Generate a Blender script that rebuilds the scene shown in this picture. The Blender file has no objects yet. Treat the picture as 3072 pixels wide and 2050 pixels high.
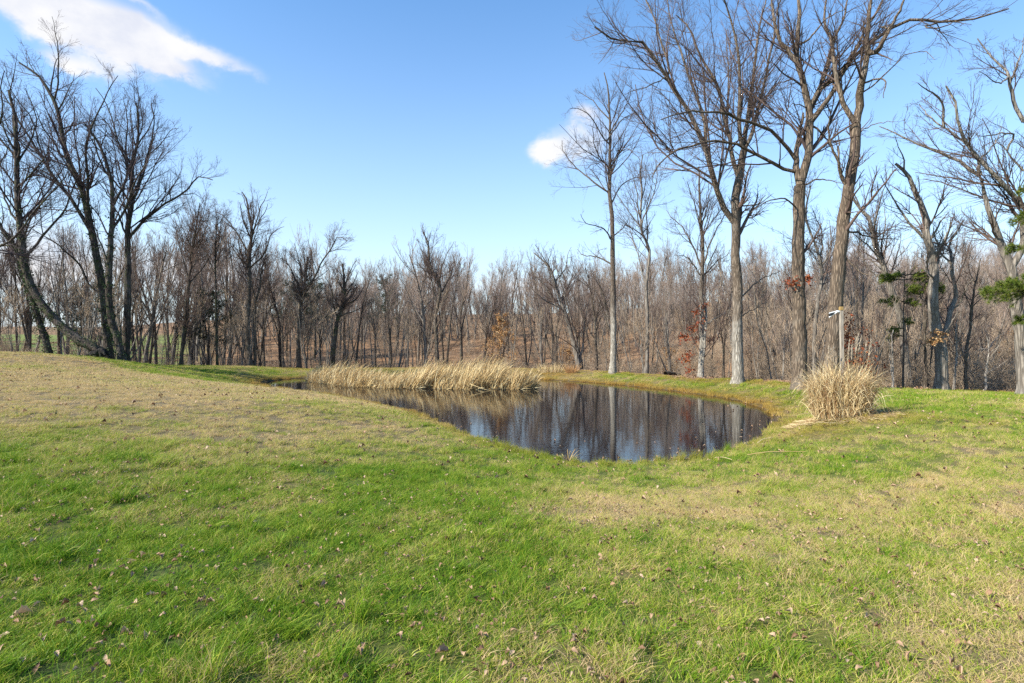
import bpy, math, random
import numpy as np
from mathutils import Vector

random.seed(7)
RNG = np.random.default_rng(11)
R = math.radians
scene = bpy.context.scene
col = scene.collection

# ------------------------------------------------------------------ camera, sky, sun
F = 1706.0            # focal length in pixels of the 3072 px wide photograph
CAMZ = 2.5
cam = bpy.data.cameras.new('camera')
cam.sensor_width = 36.0
cam.lens = 36.0 * F / 3072.0
cam.clip_start = 0.05
cam.clip_end = 3000
co = bpy.data.objects.new('camera', cam)
col.objects.link(co)
co.location = (0, 0, CAMZ)
co.rotation_euler = (R(90), 0, 0)
scene.camera = co

SUN_AZ = R(-116)      # clockwise from +Y: behind the camera, to the left
SUN_EL = R(36)
sl = bpy.data.lights.new('sun', 'SUN')
sl.energy = 4.9
sl.angle = R(0.53)
sl.color = (1.0, 0.92, 0.78)
so = bpy.data.objects.new('sun', sl)
col.objects.link(so)
sdir = Vector((math.sin(SUN_AZ) * math.cos(SUN_EL), math.cos(SUN_AZ) * math.cos(SUN_EL), math.sin(SUN_EL)))
so.rotation_euler = sdir.to_track_quat('Z', 'Y').to_euler()

scene.view_settings.view_transform = 'Standard'
scene.view_settings.look = 'None'
scene.view_settings.gamma = 1.0
scene.view_settings.exposure = 0.95
scene.view_settings.use_curve_mapping = False
scene.cycles.use_denoising = False
scene.cycles.max_bounces = 5
scene.cycles.transparent_max_bounces = 8


def D2(x, y):
    """point in the 2350 px wide preview -> full photograph pixels"""
    return (x * 1.3072, y * 1.3072)


def ray(px, py):
    return (px - 1536.0) / F, (1025.0 - py) / F


class NT:
    """tiny node-tree writer"""
    def __init__(s, tree):
        s.t = tree
        s.n = tree.nodes
        s.l = tree.links

    def add(s, typ, ins=None, **props):
        nd = s.n.new(typ)
        for k, v in props.items():
            setattr(nd, k, v)
        for k, v in (ins or {}).items():
            sock = nd.inputs[k]
            if isinstance(v, bpy.types.NodeSocket):
                s.l.new(v, sock)
            else:
                sock.default_value = v
        return nd

    def math(s, op, a, b=0.0, c=None, clamp=False):
        nd = s.n.new('ShaderNodeMath')
        nd.operation = op
        nd.use_clamp = clamp
        for i, v in enumerate((a, b) if c is None else (a, b, c)):
            if isinstance(v, bpy.types.NodeSocket):
                s.l.new(v, nd.inputs[i])
            else:
                nd.inputs[i].default_value = v
        return nd.outputs[0]

    def mix(s, f, a, b, mode='MIX'):
        nd = s.n.new('ShaderNodeMix')
        nd.data_type = 'RGBA'
        nd.blend_type = mode
        nd.clamp_factor = True
        for k, v in ((0, f), (6, a), (7, b)):
            if isinstance(v, bpy.types.NodeSocket):
                s.l.new(v, nd.inputs[k])
            elif k == 0:
                nd.inputs[k].default_value = v
            else:
                nd.inputs[k].default_value = (*v[:3], 1.0)
        return nd.outputs[2]

    def ramp(s, f, stops, interp='LINEAR'):
        nd = s.n.new('ShaderNodeValToRGB')
        nd.color_ramp.interpolation = interp
        el = nd.color_ramp.elements
        while len(el) < len(stops):
            el.new(0.5)
        for e, (p, c) in zip(el, stops):
            e.position = p
            e.color = (*c, 1.0) if len(c) == 3 else c
        s.l.new(f, nd.inputs[0])
        return nd.outputs[0]

    def noise(s, vec, scale, detail=4, rough=0.55, dist=0.0):
        nd = s.add('ShaderNodeTexNoise', {'Scale': scale, 'Detail': detail, 'Roughness': rough, 'Distortion': dist})
        if vec is not None:
            s.l.new(vec, nd.inputs['Vector'])
        return nd.outputs[0]

    def scale(s, vec, v):
        nd = s.add('ShaderNodeVectorMath', operation='MULTIPLY')
        s.l.new(vec, nd.inputs[0])
        nd.inputs[1].default_value = v
        return nd.outputs[0]


def sstep(nt, x, a, b):
    nd = nt.add('ShaderNodeMapRange', interpolation_type='SMOOTHSTEP')
    nt.l.new(x, nd.inputs[0])
    nd.inputs[1].default_value = a
    nd.inputs[2].default_value = b
    nd.inputs[3].default_value = 0.0
    nd.inputs[4].default_value = 1.0
    return nd.outputs[0]


world = bpy.data.worlds.new('World')
scene.world = world
world.use_nodes = True
nt = NT(world.node_tree)
for n_ in list(nt.n):
    nt.n.remove(n_)
out = nt.add('ShaderNodeOutputWorld')
sky = nt.add('ShaderNodeTexSky', sky_type='NISHITA')
sky.sun_disc = False
sky.sun_elevation = SUN_EL
sky.sun_rotation = SUN_AZ
sky.altitude = 300
sky.air_density = 1.0
sky.dust_density = 0.3
sky.ozone_density = 1.3
bg = nt.add('ShaderNodeBackground')
bg.inputs[1].default_value = 0.115
tc = nt.add('ShaderNodeTexCoord')
dirv = tc.outputs['Generated']
sep = nt.add('ShaderNodeSeparateXYZ')
nt.l.new(dirv, sep.inputs[0])


def dotv(v):
    nd = nt.add('ShaderNodeVectorMath', operation='DOT_PRODUCT')
    nt.l.new(dirv, nd.inputs[0])
    nd.inputs[1].default_value = v
    return nd.outputs['Value']


wn = nt.noise(nt.scale(dirv, (1, 1, 1.6)), 3.2, 7, 0.6, 0.2)
wn2 = nt.noise(nt.scale(dirv, (1, 1, 1.4)), 9.0, 6, 0.62, 0.1)
nsum = nt.math('ADD', nt.math('MULTIPLY', nt.math('SUBTRACT', wn, 0.5), 1.5), nt.math('MULTIPLY', nt.math('SUBTRACT', wn2, 0.5), 2.2))


fwd = nt.math('MAXIMUM', sep.outputs[1], 0.05)
slope_x = nt.math('DIVIDE', sep.outputs[0], fwd)      # sideways slope of the view direction
slope_z = nt.math('DIVIDE', sep.outputs[2], fwd)      # upward slope
ahead = nt.math('GREATER_THAN', sep.outputs[1], 0.06)
wx = nt.math('ADD', slope_x, nt.math('MULTIPLY', nt.math('SUBTRACT', wn, 0.5), 0.16))
wz = nt.math('ADD', slope_z, nt.math('MULTIPLY', nt.math('SUBTRACT', wn2, 0.5), 0.10))


def blob(cx, cy, rx, ry, ang, w):
    """soft elliptical cloud patch round one direction (ang: degrees, positive slopes down to the right)"""
    u, v = ray(*D2(cx, cy))
    k = 1.3072 / F
    t = R(ang)
    dx = nt.math('SUBTRACT', wx, u)
    dz = nt.math('SUBTRACT', wz, v)
    x = nt.math('DIVIDE', nt.math('SUBTRACT', nt.math('MULTIPLY', dx, math.cos(t)), nt.math('MULTIPLY', dz, math.sin(t))), rx * k)
    y = nt.math('DIVIDE', nt.math('ADD', nt.math('MULTIPLY', dx, math.sin(t)), nt.math('MULTIPLY', dz, math.cos(t))), ry * k)
    r2 = nt.math('ADD', nt.math('MULTIPLY', x, x), nt.math('MULTIPLY', y, y))
    return nt.math('MULTIPLY', nt.math('MULTIPLY', nt.math('EXPONENT', nt.math('MULTIPLY', r2, -1.0)), ahead), w)


tot = None
for bl in [(250, 78, 200, 74, 22, 1.5), (90, 25, 130, 48, 18, 1.3), (430, 108, 140, 24, 20, 1.1), (395, 165, 75, 22, 20, 1.0), (330, 10, 50, 10, 30, .5),
           (150, 140, 85, 16, 12, .75), (1334, 265, 32, 25, 0, 1.1), (1282, 343, 36, 32, -25, 1.1), (1362, 318, 80, 46, -20, .65), (560, 165, 60, 14, 20, .3),
           (1985, 600, 90, 40, 0, 1.1), (60, 590, 200, 90, 0, .95), (430, 620, 260, 50, 0, .85), (2280, 600, 170, 44, 0, .9), (1250, 660, 420, 40, 0, .75)]:
    b_ = blob(*bl)
    tot = b_ if tot is None else nt.math('ADD', tot, b_)
dens = sstep(nt, nt.math('ADD', tot, nt.math('MULTIPLY', nsum, nt.math('MINIMUM', tot, 0.8))), 0.16, 1.2)
# deeper blue overhead, whitening towards the horizon
skyc = sky.outputs[0]
hsv = nt.add('ShaderNodeHueSaturation', {'Hue': 0.5, 'Saturation': 1.22, 'Value': 1.0, 'Fac': 1.0})
nt.l.new(skyc, hsv.inputs['Color'])
tint = nt.mix(1.0, hsv.outputs[0], (.98, 1.22, 1.31), 'MULTIPLY')
hz = nt.math('POWER', nt.math('SUBTRACT', 1.0, nt.math('ABSOLUTE', sep.outputs[2]), clamp=True), 3.5)
skyc = nt.mix(nt.math('MULTIPLY', hz, 1.0), tint, (4.1, 4.55, 4.95))
skyc = nt.mix(dens, skyc, nt.mix(sstep(nt, nt.math('ADD', wn2, nt.math('MULTIPLY', wn, .5)), 0.5, 0.95), (3.4, 3.6, 4.2), (4.6, 4.6, 4.65)))
nt.l.new(skyc, bg.inputs[0])
nt.l.new(bg.outputs[0], out.inputs[0])


# ------------------------------------------------------------------ helpers
def tag(o, label=None, cat=None, group=None, kind=None):
    for k, v in (('label', label), ('category', cat), ('group', group), ('kind', kind)):
        if v:
            o[k] = v
    return o


def mk_mesh(name, verts, loops, sizes, mat=None, attrs=None, smooth=False):
    """fast mesh from numpy arrays; attrs: {name: per-vertex float array}"""
    verts = np.asarray(verts, np.float32)
    loops = np.asarray(loops, np.int32).ravel()
    sizes = np.asarray(sizes, np.int32)
    me = bpy.data.meshes.new(name)
    me.vertices.add(len(verts))
    me.vertices.foreach_set('co', verts.ravel())
    me.loops.add(len(loops))
    me.loops.foreach_set('vertex_index', loops)
    me.polygons.add(len(sizes))
    starts = np.concatenate(([0], np.cumsum(sizes)[:-1])).astype(np.int32)
    me.polygons.foreach_set('loop_start', starts)
    me.polygons.foreach_set('loop_total', sizes)
    if smooth:
        me.polygons.foreach_set('use_smooth', np.ones(len(sizes), bool))
    me.update(calc_edges=True)
    for k, v in (attrs or {}).items():
        a = me.attributes.new(k, 'FLOAT', 'POINT')
        a.data.foreach_set('value', np.asarray(v, np.float32))
    if mat:
        me.materials.append(mat)
    return me


def obj(name, me, parent=None, loc=None):
    o = bpy.data.objects.new(name, me)
    col.objects.link(o)
    if parent:
        o.parent = parent
    if loc is not None:
        o.location = loc
    return o


class Geo:
    """collects pieces given as (verts, faces array of equal size)"""
    def __init__(s):
        s.v, s.l, s.s, s.a, s.n = [], [], [], {}, 0

    def add(s, v, f, **attrs):
        v = np.asarray(v, np.float32).reshape(-1, 3)
        f = np.asarray(f, np.int64)
        s.v.append(v)
        s.l.append((f + s.n).ravel())
        s.s.append(np.full(len(f), f.shape[1]))
        for k, x in attrs.items():
            s.a.setdefault(k, []).append(np.broadcast_to(np.asarray(x, np.float32), (len(v),)))
        s.n += len(v)

    def mesh(s, name, mat, smooth=False):
        return mk_mesh(name, np.concatenate(s.v), np.concatenate(s.l), np.concatenate(s.s), mat,
                       {k: np.concatenate(x) for k, x in s.a.items()}, smooth)


def norm(a):
    return a / np.maximum(np.linalg.norm(a, axis=-1, keepdims=True), 1e-9)


def tubes(P, Rad, S=3, cap=False):
    """P (N,K,3) polylines, Rad (N,K) radii -> verts, quads"""
    N, K, _ = P.shape
    T = np.empty_like(P)
    T[:, 1:-1] = P[:, 2:] - P[:, :-2]
    T[:, 0] = P[:, 1] - P[:, 0]
    T[:, -1] = P[:, -1] - P[:, -2]
    T = norm(T)
    m = norm(T.mean(1))
    ref = np.where(np.abs(m[:, 2:3]) > 0.7, np.array([[1.0, 0.13, 0]]), np.array([[0, 0.1, 1.0]]))
    ref = np.repeat(ref[:, None], K, 1)
    A = norm(np.cross(T, ref))
    B = np.cross(T, A)
    th = np.arange(S) * 2 * math.pi / S
    V = P[:, :, None] + Rad[:, :, None, None] * (A[:, :, None] * np.cos(th)[None, None, :, None] + B[:, :, None] * np.sin(th)[None, None, :, None])
    V = V.reshape(-1, 3)
    n, k, j = np.meshgrid(np.arange(N), np.arange(K - 1), np.arange(S), indexing='ij')
    j2 = (j + 1) % S
    b = n * K * S
    Fc = np.stack([b + k * S + j, b + k * S + j2, b + (k + 1) * S + j2, b + (k + 1) * S + j], -1).reshape(-1, 4)
    return V, Fc


def resample(pts, K, jitter=0.0, rng=RNG):
    """Catmull-Rom through points, K samples evenly by length"""
    p = np.asarray(pts, float)
    if len(p) == 2:
        p = np.array([p[0], p[0] * .5 + p[1] * .5, p[1]])
    q = np.vstack([2 * p[0] - p[1], p, 2 * p[-1] - p[-2]])
    o = []
    for i in range(1, len(q) - 2):
        t = np.linspace(0, 1, 8, endpoint=False)[:, None]
        a, b, c, d = q[i - 1], q[i], q[i + 1], q[i + 2]
        o.append(.5 * (2 * b + (c - a) * t + (2 * a - 5 * b + 4 * c - d) * t * t + (3 * b - a - 3 * c + d) * t ** 3))
    o.append(p[-1:])
    o = np.vstack(o)
    L = np.concatenate([[0], np.cumsum(np.linalg.norm(np.diff(o, axis=0), axis=1))])
    s = np.linspace(0, L[-1], K)
    r = np.stack([np.interp(s, L, o[:, i]) for i in range(3)], 1)
    if jitter:
        r[1:-1] += rng.normal(0, jitter, (K - 2, 3))
    return r


# ------------------------------------------------------------------ terrain
def hnoise(X, Y, seed, freq):
    r = np.random.default_rng(seed)
    z = 0
    for i in range(7):
        a = r.uniform(0, 2 * math.pi)
        f = freq * r.uniform(0.6, 1.7)
        z = z + np.sin((X * math.cos(a) + Y * math.sin(a)) * f + r.uniform(0, 6.28))
    return z / 7 * 1.6


POND = [(575, 886), (650, 895), (750, 907), (850, 925), (940, 946), (1010, 970), (1060, 995), (1130, 1016), (1200, 1036),
        (1280, 1052), (1360, 1066), (1430, 1064), (1500, 1062), (1580, 1055), (1650, 1040), (1710, 1020), (1755, 1000), (1778, 978),
        (1773, 955), (1750, 937), (1700, 921), (1650, 912), (1550, 898), (1450, 886.5), (1350, 878), (1250, 872), (1150, 869),
        (1050, 868), (900, 868), (800, 868), (705, 868), (640, 872), (592, 880)]


def px_world(xd, yd, z=None, Y=None):
    u, v = ray(*D2(xd, yd))
    if Y is None:
        Y = (z - CAMZ) / v
    return (u * Y, Y, CAMZ + v * Y)


pond_w = np.array([px_world(x, y, 0.0)[:2] for x, y in POND])
CR = [(-900, 34, 2.3), (-300, 30, 2.1), (0, 29, 1.85), (120, 30, 1.72), (230, 32, 1.40), (300, 38, .95), (450, 42, .62), (700, 43, .42), (950, 44, .42), (1250, 43, .42),
      (1400, 38, .42), (1500, 34, .46), (1600, 30, .5), (1700, 28, .55), (1800, 25.5, .6), (1850, 24.6, .58), (2050, 24, .46), (2350, 24, .28), (2700, 27, .3), (3300, 32, .4)]
cr_u = np.array([ray(*D2(c[0], 0))[0] for c in CR])
cr_y = np.array([c[1] for c in CR], float)
cr_z = np.array([c[2] for c in CR], float)


def crest(u):
    return np.interp(u, cr_u, cr_y), np.interp(u, cr_u, cr_z)


def inside(poly, X, Y):
    X = np.asarray(X, float)
    Y = np.asarray(Y, float)
    r = np.zeros(X.shape, bool)
    n = len(poly)
    for i in range(n):
        x0, y0 = poly[i]
        x1, y1 = poly[(i + 1) % n]
        c = ((y0 > Y) != (y1 > Y)) & (X < (x1 - x0) * (Y - y0) / (y1 - y0 + 1e-12) + x0)
        r ^= c
    return r


def dist_poly(poly, X, Y):
    d = np.full(np.shape(X), 1e9)
    n = len(poly)
    for i in range(n):
        a = np.array(poly[i])
        b = np.array(poly[(i + 1) % n])
        ab = b - a
        t = np.clip(((X - a[0]) * ab[0] + (Y - a[1]) * ab[1]) / (ab @ ab), 0, 1)
        d = np.minimum(d, np.hypot(X - a[0] - t * ab[0], Y - a[1] - t * ab[1]))
    return d


cp = [(p[0], p[1], 0.0) for p in pond_w]
cp += [(-8, 34, -.5), (-4, 34, -.6), (0, 30, -.7), (4, 26, -.7), (2, 20, -.7), (5, 18, -.6), (-1, 18, -.45), (-3, 24, -.6), (1, 15, -.4), (7, 22, -.5)]
cp += [(0, 0, 1.0), (-4, 0, 1.12), (4, 0, .97), (-9, 0, 1.35), (9, 0, .95), (0, -6, 1.15), (-8, -6, 1.5), (8, -6, 1.1), (0, 5, .72), (3, 5, .66), (-4, 5, 1.02), (8, 5, .78),
       (0, 8, .46), (3, 8.5, .33), (-3, 9, .78), (6, 9, .48), (-6, 9, 1.15), (11, 9, .7), (-12, 9, 1.6), (-18, 10, 2.0), (12, 13, .68), (16, 9, .8),
       (17, 15, .72), (8.2, 14, .60), (11, 17, .62), (11.3, 23, .64), (14, 21, .68), (18, 21, .55), (22, 22, .4), (-5, 14, .88), (-4, 12.5, .72), (-8, 16, 1.0),
       (-8, 22, .52), (-12.4, 24, .74), (-11, 24, .54), (-14, 18, 1.35), (-12, 30, .10), (-13.4, 29, .17), (-16, 29, .66), (-18, 27, 1.2), (-20, 28, 1.55), (-20, 22, 1.75), (-23, 26, 1.98), (-25, 20, 2.05), (-16, 35, .38),
       (-20, 36, .75), (-19, 41, .72), (-30, 26, 2.1)]
for xd in range(-100, 2500, 110):
    u_ = ray(*D2(xd, 0))[0]
    y_, z_ = crest(u_)
    cp.append((u_ * y_, y_, float(z_)))
cp = np.array(cp, float)


def tps_fit(c, lam=0.02):
    n = len(c)
    d = np.hypot(c[:, None, 0] - c[None, :, 0], c[:, None, 1] - c[None, :, 1])
    Km = np.where(d > 0, d * d * np.log(np.maximum(d, 1e-9)), 0) + lam * np.eye(n) * 10
    Pm = np.c_[np.ones(n), c[:, :2]]
    A = np.block([[Km, Pm], [Pm.T, np.zeros((3, 3))]])
    return np.linalg.solve(A, np.r_[c[:, 2], 0, 0, 0])


W = tps_fit(cp)


def smooth(x):
    x = np.clip(x, 0, 1)
    return x * x * (3 - 2 * x)


def zg(X, Y):
    X = np.asarray(X, float)
    Y = np.asarray(Y, float)
    shp = X.shape
    x, y = X.ravel(), Y.ravel()
    z = np.empty_like(x)
    for i in range(0, len(x), 20000):
        xs = np.clip(x[i:i + 20000], -32, 34)
        ys = np.clip(y[i:i + 20000], -8, 46)
        d = np.hypot(xs[:, None] - cp[None, :, 0], ys[:, None] - cp[None, :, 1])
        z[i:i + 20000] = (np.where(d > 0, d * d * np.log(np.maximum(d, 1e-9)), 0) @ W[:-3]) + W[-3] + W[-2] * xs + W[-1] * ys
    u = np.where(y > 1, x / np.maximum(y, 1), x)
    cy, cz = crest(np.clip(u, -1.5, 1.7))
    t = y - cy
    left = smooth((-0.35 - u) / 0.45)
    right = smooth((u - 0.0) / 0.6)
    drop = (2.1 - 1.2 * left) * smooth(t / 12)
    hill = np.maximum(t - (9 + 4 * left), 0)
    hill = (0.155 + 0.01 * right - 0.08 * left) * hill
    hill = 20 * (1 - np.exp(-hill / 20.0)) * (1 + .2 * right - .3 * left)
    zf = cz - drop + hill + hnoise(x, y, 5, .06) * np.clip(t / 60, 0, 1) * 1.2 + hnoise(x, y, 9, .5) * .12 * smooth(t / 6)
    b = smooth((t + .5) / 3.5)
    z = z * (1 - b) + zf * b
    near = (1 - b)
    z = z + (hnoise(x, y, 3, 1.1) * .028 + hnoise(x, y, 4, 4.5) * .010) * near
    k = (x > -19) & (x < 13) & (y > 9) & (y < 42)
    if k.any():
        xi, yi = x[k], y[k]
        dp = dist_poly(pond_w, xi, yi)
        inn = inside(pond_w, xi, yi)
        zi = z[k]
        z[k] = np.where(inn, np.minimum(zi, -.02 - .5 * smooth(dp / 1.8)), np.maximum(zi, .03 * np.minimum(dp / .15, 1) + .04 * smooth(dp / 1.0)))
    return z.reshape(shp)


def zg1(x, y):
    return float(zg(np.array([x]), np.array([y]))[0])


# dryness of the turf: 0 fresh green .. 1 bleached straw; placed on the ground where the lawn is worn
DRY = [(100, 850, 1.05), (300, 880, 1.1), (500, 900, 1.0), (200, 920, 1.1), (400, 950, 1.05), (150, 960, 1.0), (600, 930, .85), (600, 1000, .85), (800, 980, .75), (100, 1020, .4),
       (300, 1035, .42), (50, 1100, .1), (300, 1100, .22), (600, 1080, .35), (700, 1050, .4), (900, 1050, .42), (1000, 1010, .5), (0, 1200, .12), (300, 1200, .15), (500, 1130, .15),
       (450, 1250, .08), (700, 1300, .03), (300, 1400, .08), (100, 1450, .12), (600, 1500, .15), (900, 1100, .18), (1000, 1150, .12), (1000, 1250, .1), (900, 1400, .12), (1200, 1100, .2),
       (1200, 1300, .18), (1400, 1100, .15), (1350, 1140, .8), (1550, 1150, .8), (1750, 1130, .75), (1500, 1250, .3), (1500, 1400, .3), (1300, 1500, .32), (1650, 1350, .45), (1700, 1250, .42),
       (1900, 1180, .72), (2150, 1150, .78), (2300, 1080, .7), (1900, 1300, .55), (2200, 1300, .66), (2100, 1450, .62), (2300, 1450, .85), (1800, 1450, .45), (1900, 1060, .38), (2100, 1020, .45),
       (2300, 980, .4), (1850, 1000, .55), (2000, 950, .42), (2200, 920, .3), (1700, 900, .35), (1500, 880, .35), (1300, 862, .85), (1600, 1080, .1), (400, 845, .35), (600, 858, .6), (1050, 1030, .3)]
dk = []
for x_, y_, v_ in DRY:
    u_, vv = ray(*D2(x_, y_))
    Yc = 8.0
    for _ in range(25):
        Yc = .5 * Yc + .5 * (zg1(u_ * Yc, Yc) - CAMZ) / vv
    dk.append((u_, math.log(max(Yc, 1.0)), v_))
dk = np.array(dk)


def dryness(X, Y):
    u = X / np.maximum(Y, 1.0)
    ly = np.log(np.maximum(Y, 1.0))
    d2 = ((u[:, None] - dk[None, :, 0]) / .13) ** 2 + ((ly[:, None] - dk[None, :, 1]) / .16) ** 2
    w = np.exp(-d2) + 1e-5 / (1 + d2)
    v = (w * dk[None, :, 2]).sum(1) / w.sum(1)
    v = 1.1 * v - .05 + .28 * hnoise(X, Y, 21, 1.3) + .3 * hnoise(X, Y, 22, 4.0) + .14 * hnoise(X, Y, 23, 11.0)
    return np.clip(v, 0, 1.15)


def rust(X, Y):
    """orange dead growth in a fringe along the water"""
    d = dist_poly(pond_w, X, Y)
    far = smooth((Y - 13) / 8)
    r = np.exp(-(d / .8) ** 2) * (.25 + .75 * far)
    r = np.maximum(r, .8 * np.exp(-((X - 1.8) / 3.2) ** 2 - ((Y - 39) / 3) ** 2))
    r = np.maximum(r, .5 * np.exp(-((X - 8.2) / 2.2) ** 2 - ((Y - 13.6) / 1.2) ** 2))
    r = np.maximum(r, .45 * smooth((Y - (crest(X / np.maximum(Y, 1))[0] - 1.3)) / 1.0))
    return np.clip(r + .22 * hnoise(X, Y, 31, 2.6) * (r > .03), 0, 1)


def turf_color(nt, dry, rst, pos, tone=None):
    """colour of turf at a dryness value"""
    c = nt.ramp(dry, [(0.0, (.07, .215, .003)), (.25, (.25, .39, .012)), (.45, (.46, .50, .05)), (.66, (.62, .45, .20)), (1.0, (.70, .49, .31))])
    c = nt.mix(rst, c, (.46, .25, .07))
    n1 = nt.noise(pos, 1.7, 5, .6)
    c = nt.mix(sstep(nt, n1, .35, .65), nt.mix(.25, c, (.05, .12, .012)), nt.mix(.2, c, (.36, .36, .07)))
    return c


def new_mat(name):
    m = bpy.data.materials.new(name)
    m.use_nodes = True
    t = NT(m.node_tree)
    b = t.n['Principled BSDF']
    b.inputs['Specular IOR Level'].default_value = 0.25
    return m, t, b


# ground material
m_ground, t, b = new_mat('ground')
pos = t.add('ShaderNodeNewGeometry').outputs['Position']
dry = t.add('ShaderNodeAttribute', attribute_name='dry').outputs['Fac']
rs = t.add('ShaderNodeAttribute', attribute_name='rust').outputs['Fac']
wood = t.add('ShaderNodeAttribute', attribute_name='wood').outputs['Fac']
fld = t.add('ShaderNodeAttribute', attribute_name='field').outputs['Fac']
bed = t.add('ShaderNodeAttribute', attribute_name='bed').outputs['Fac']
n_f = t.noise(pos, 45, 6, .7)
n_m = t.noise(pos, 9, 5, .65)
c = turf_color(t, t.math('ADD', dry, t.math('MULTIPLY', t.math('SUBTRACT', n_m, .5), .9), clamp=True), rs, pos)
c = t.mix(.45, t.mix(.6, c, (.02, .028, .006)), t.mix(sstep(t, n_f, .35, .75), (.03, .026, .012), (.20, .15, .07)))
mud = t.add('ShaderNodeAttribute', attribute_name='mud').outputs['Fac']
c = t.mix(mud, c, (.07, .048, .028))
lit = t.ramp(t.noise(pos, 14, 6, .72), [(.25, (.07, .042, .027)), (.42, (.18, .108, .062)), (.58, (.33, .19, .095)), (.78, (.50, .33, .18))])
lit = t.mix(sstep(t, t.noise(pos, .35, 4, .6), .4, .62), lit, t.mix(.6, lit, (.09, .06, .035)))
c = t.mix(wood, c, lit)
c = t.mix(fld, c, (.16, .20, .05))
c = t.mix(bed, c, (.05, .04, .025))
t.l.new(c, b.inputs['Base Color'])
b.inputs['Roughness'].default_value = .95
bump = t.add('ShaderNodeBump', {'Strength': .7, 'Distance': .03})
t.l.new(t.math('ADD', n_f, n_m), bump.inputs['Height'])
t.l.new(bump.outputs[0], b.inputs['Normal'])

# one ground sheet, polar grid out to the horizon
angs = np.concatenate([np.linspace(-180, -60, 50, endpoint=False), np.linspace(-60, 60, 400, endpoint=False), np.linspace(60, 180, 50, endpoint=False)])
rad = np.concatenate([[0.3], np.geomspace(.8, 12, 90, endpoint=False), np.geomspace(12, 60, 150, endpoint=False), np.geomspace(60, 900, 60)])
AA, RR = np.meshgrid(np.radians(angs), rad, indexing='ij')
GX, GY = RR * np.sin(AA), RR * np.cos(AA)
GZ = zg(GX, GY)
na, nr = AA.shape
i, j = np.meshgrid(np.arange(na), np.arange(nr - 1), indexing='ij')
i2 = (i + 1) % na
Fq = np.stack([i * nr + j, i * nr + j + 1, i2 * nr + j + 1, i2 * nr + j], -1).reshape(-1, 4)
gx, gy = GX.ravel(), GY.ravel()
cyy, _ = crest(np.where(gy > 1, gx / np.maximum(gy, 1), gx * 9))
tt = gy - cyy
woodm = smooth((tt + .3 + .5 * hnoise(gx, gy, 41, 1.5)) / 1.3)
uu = gx / np.maximum(gy, 1)
fieldm = smooth((tt - 16) / 8) * smooth((-.5 - uu) / .12) * (gy > 1) * smooth((75 - tt) / 20)
ins = inside(pond_w, gx, gy)
bedm = np.where(ins, smooth(dist_poly(pond_w, gx, gy) / .25), 0)
me = mk_mesh('ground', np.stack([gx, gy, GZ.ravel()], 1), Fq, np.full(len(Fq), 4), m_ground,
             {'dry': dryness(gx, gy), 'rust': rust(gx, gy), 'wood': woodm, 'field': fieldm, 'bed': bedm, 'mud': np.clip(np.exp(-(dist_poly(pond_w, gx, gy) / .16) ** 2) * (1 + hnoise(gx, gy, 55, 4.0)), 0, 1)}, True)
ground = obj('ground', me)
# close the little hole under the camera
hole = np.stack([GX[:, 0], GY[:, 0], GZ[:, 0]], 1)
tag(ground, 'sloping lawn round the pond running into leaf covered woodland floor', kind='structure')
me2 = mk_mesh('ground_patch', hole, np.arange(na)[::-1].copy(), [na], m_ground, {k: np.full(na, v) for k, v in (('dry', .2), ('rust', 0), ('wood', 0), ('field', 0), ('bed', 0), ('mud', 0))})
gp = obj('ground_patch', me2)
tag(gp, 'patch of lawn under the photographer', kind='structure')

# water
m_water, t, b = new_mat('pond_water')
pos = t.add('ShaderNodeNewGeometry').outputs['Position']
b.inputs['Base Color'].default_value = (.006, .006, .008, 1)
b.inputs['Roughness'].default_value = .035
b.inputs['IOR'].default_value = 1.33
b.inputs['Specular IOR Level'].default_value = .5
b.inputs['Specular Tint'].default_value = (1, 1, 1, 1)
w1 = t.noise(t.scale(pos, (1.0, 2.0, 1)), 4.0, 3, .5, .3)
w2 = t.noise(t.scale(pos, (.25, .6, 1)), 1.2, 2, .5)
bump = t.add('ShaderNodeBump', {'Strength': 1.0, 'Distance': .0019})
t.l.new(t.math('ADD', t.math('MULTIPLY', w1, t.math('ADD', .25, w2)), t.math('MULTIPLY', w2, 1.2)), bump.inputs['Height'])
t.l.new(bump.outputs[0], b.inputs['Normal'])
cen = pond_w.mean(0)
wp = np.array([p + (p - cen) / np.linalg.norm(p - cen) * .8 for p in pond_w])
water = obj('pond_water', mk_mesh('pond_water', np.c_[wp, np.zeros(len(wp))], np.arange(len(wp)), [len(wp)], m_water))
tag(water, 'dark still pond water reflecting bare trees and sky', kind='structure')
if me and water.data.polygons[0].normal.z < 0:
    water.data.flip_normals()


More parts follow.
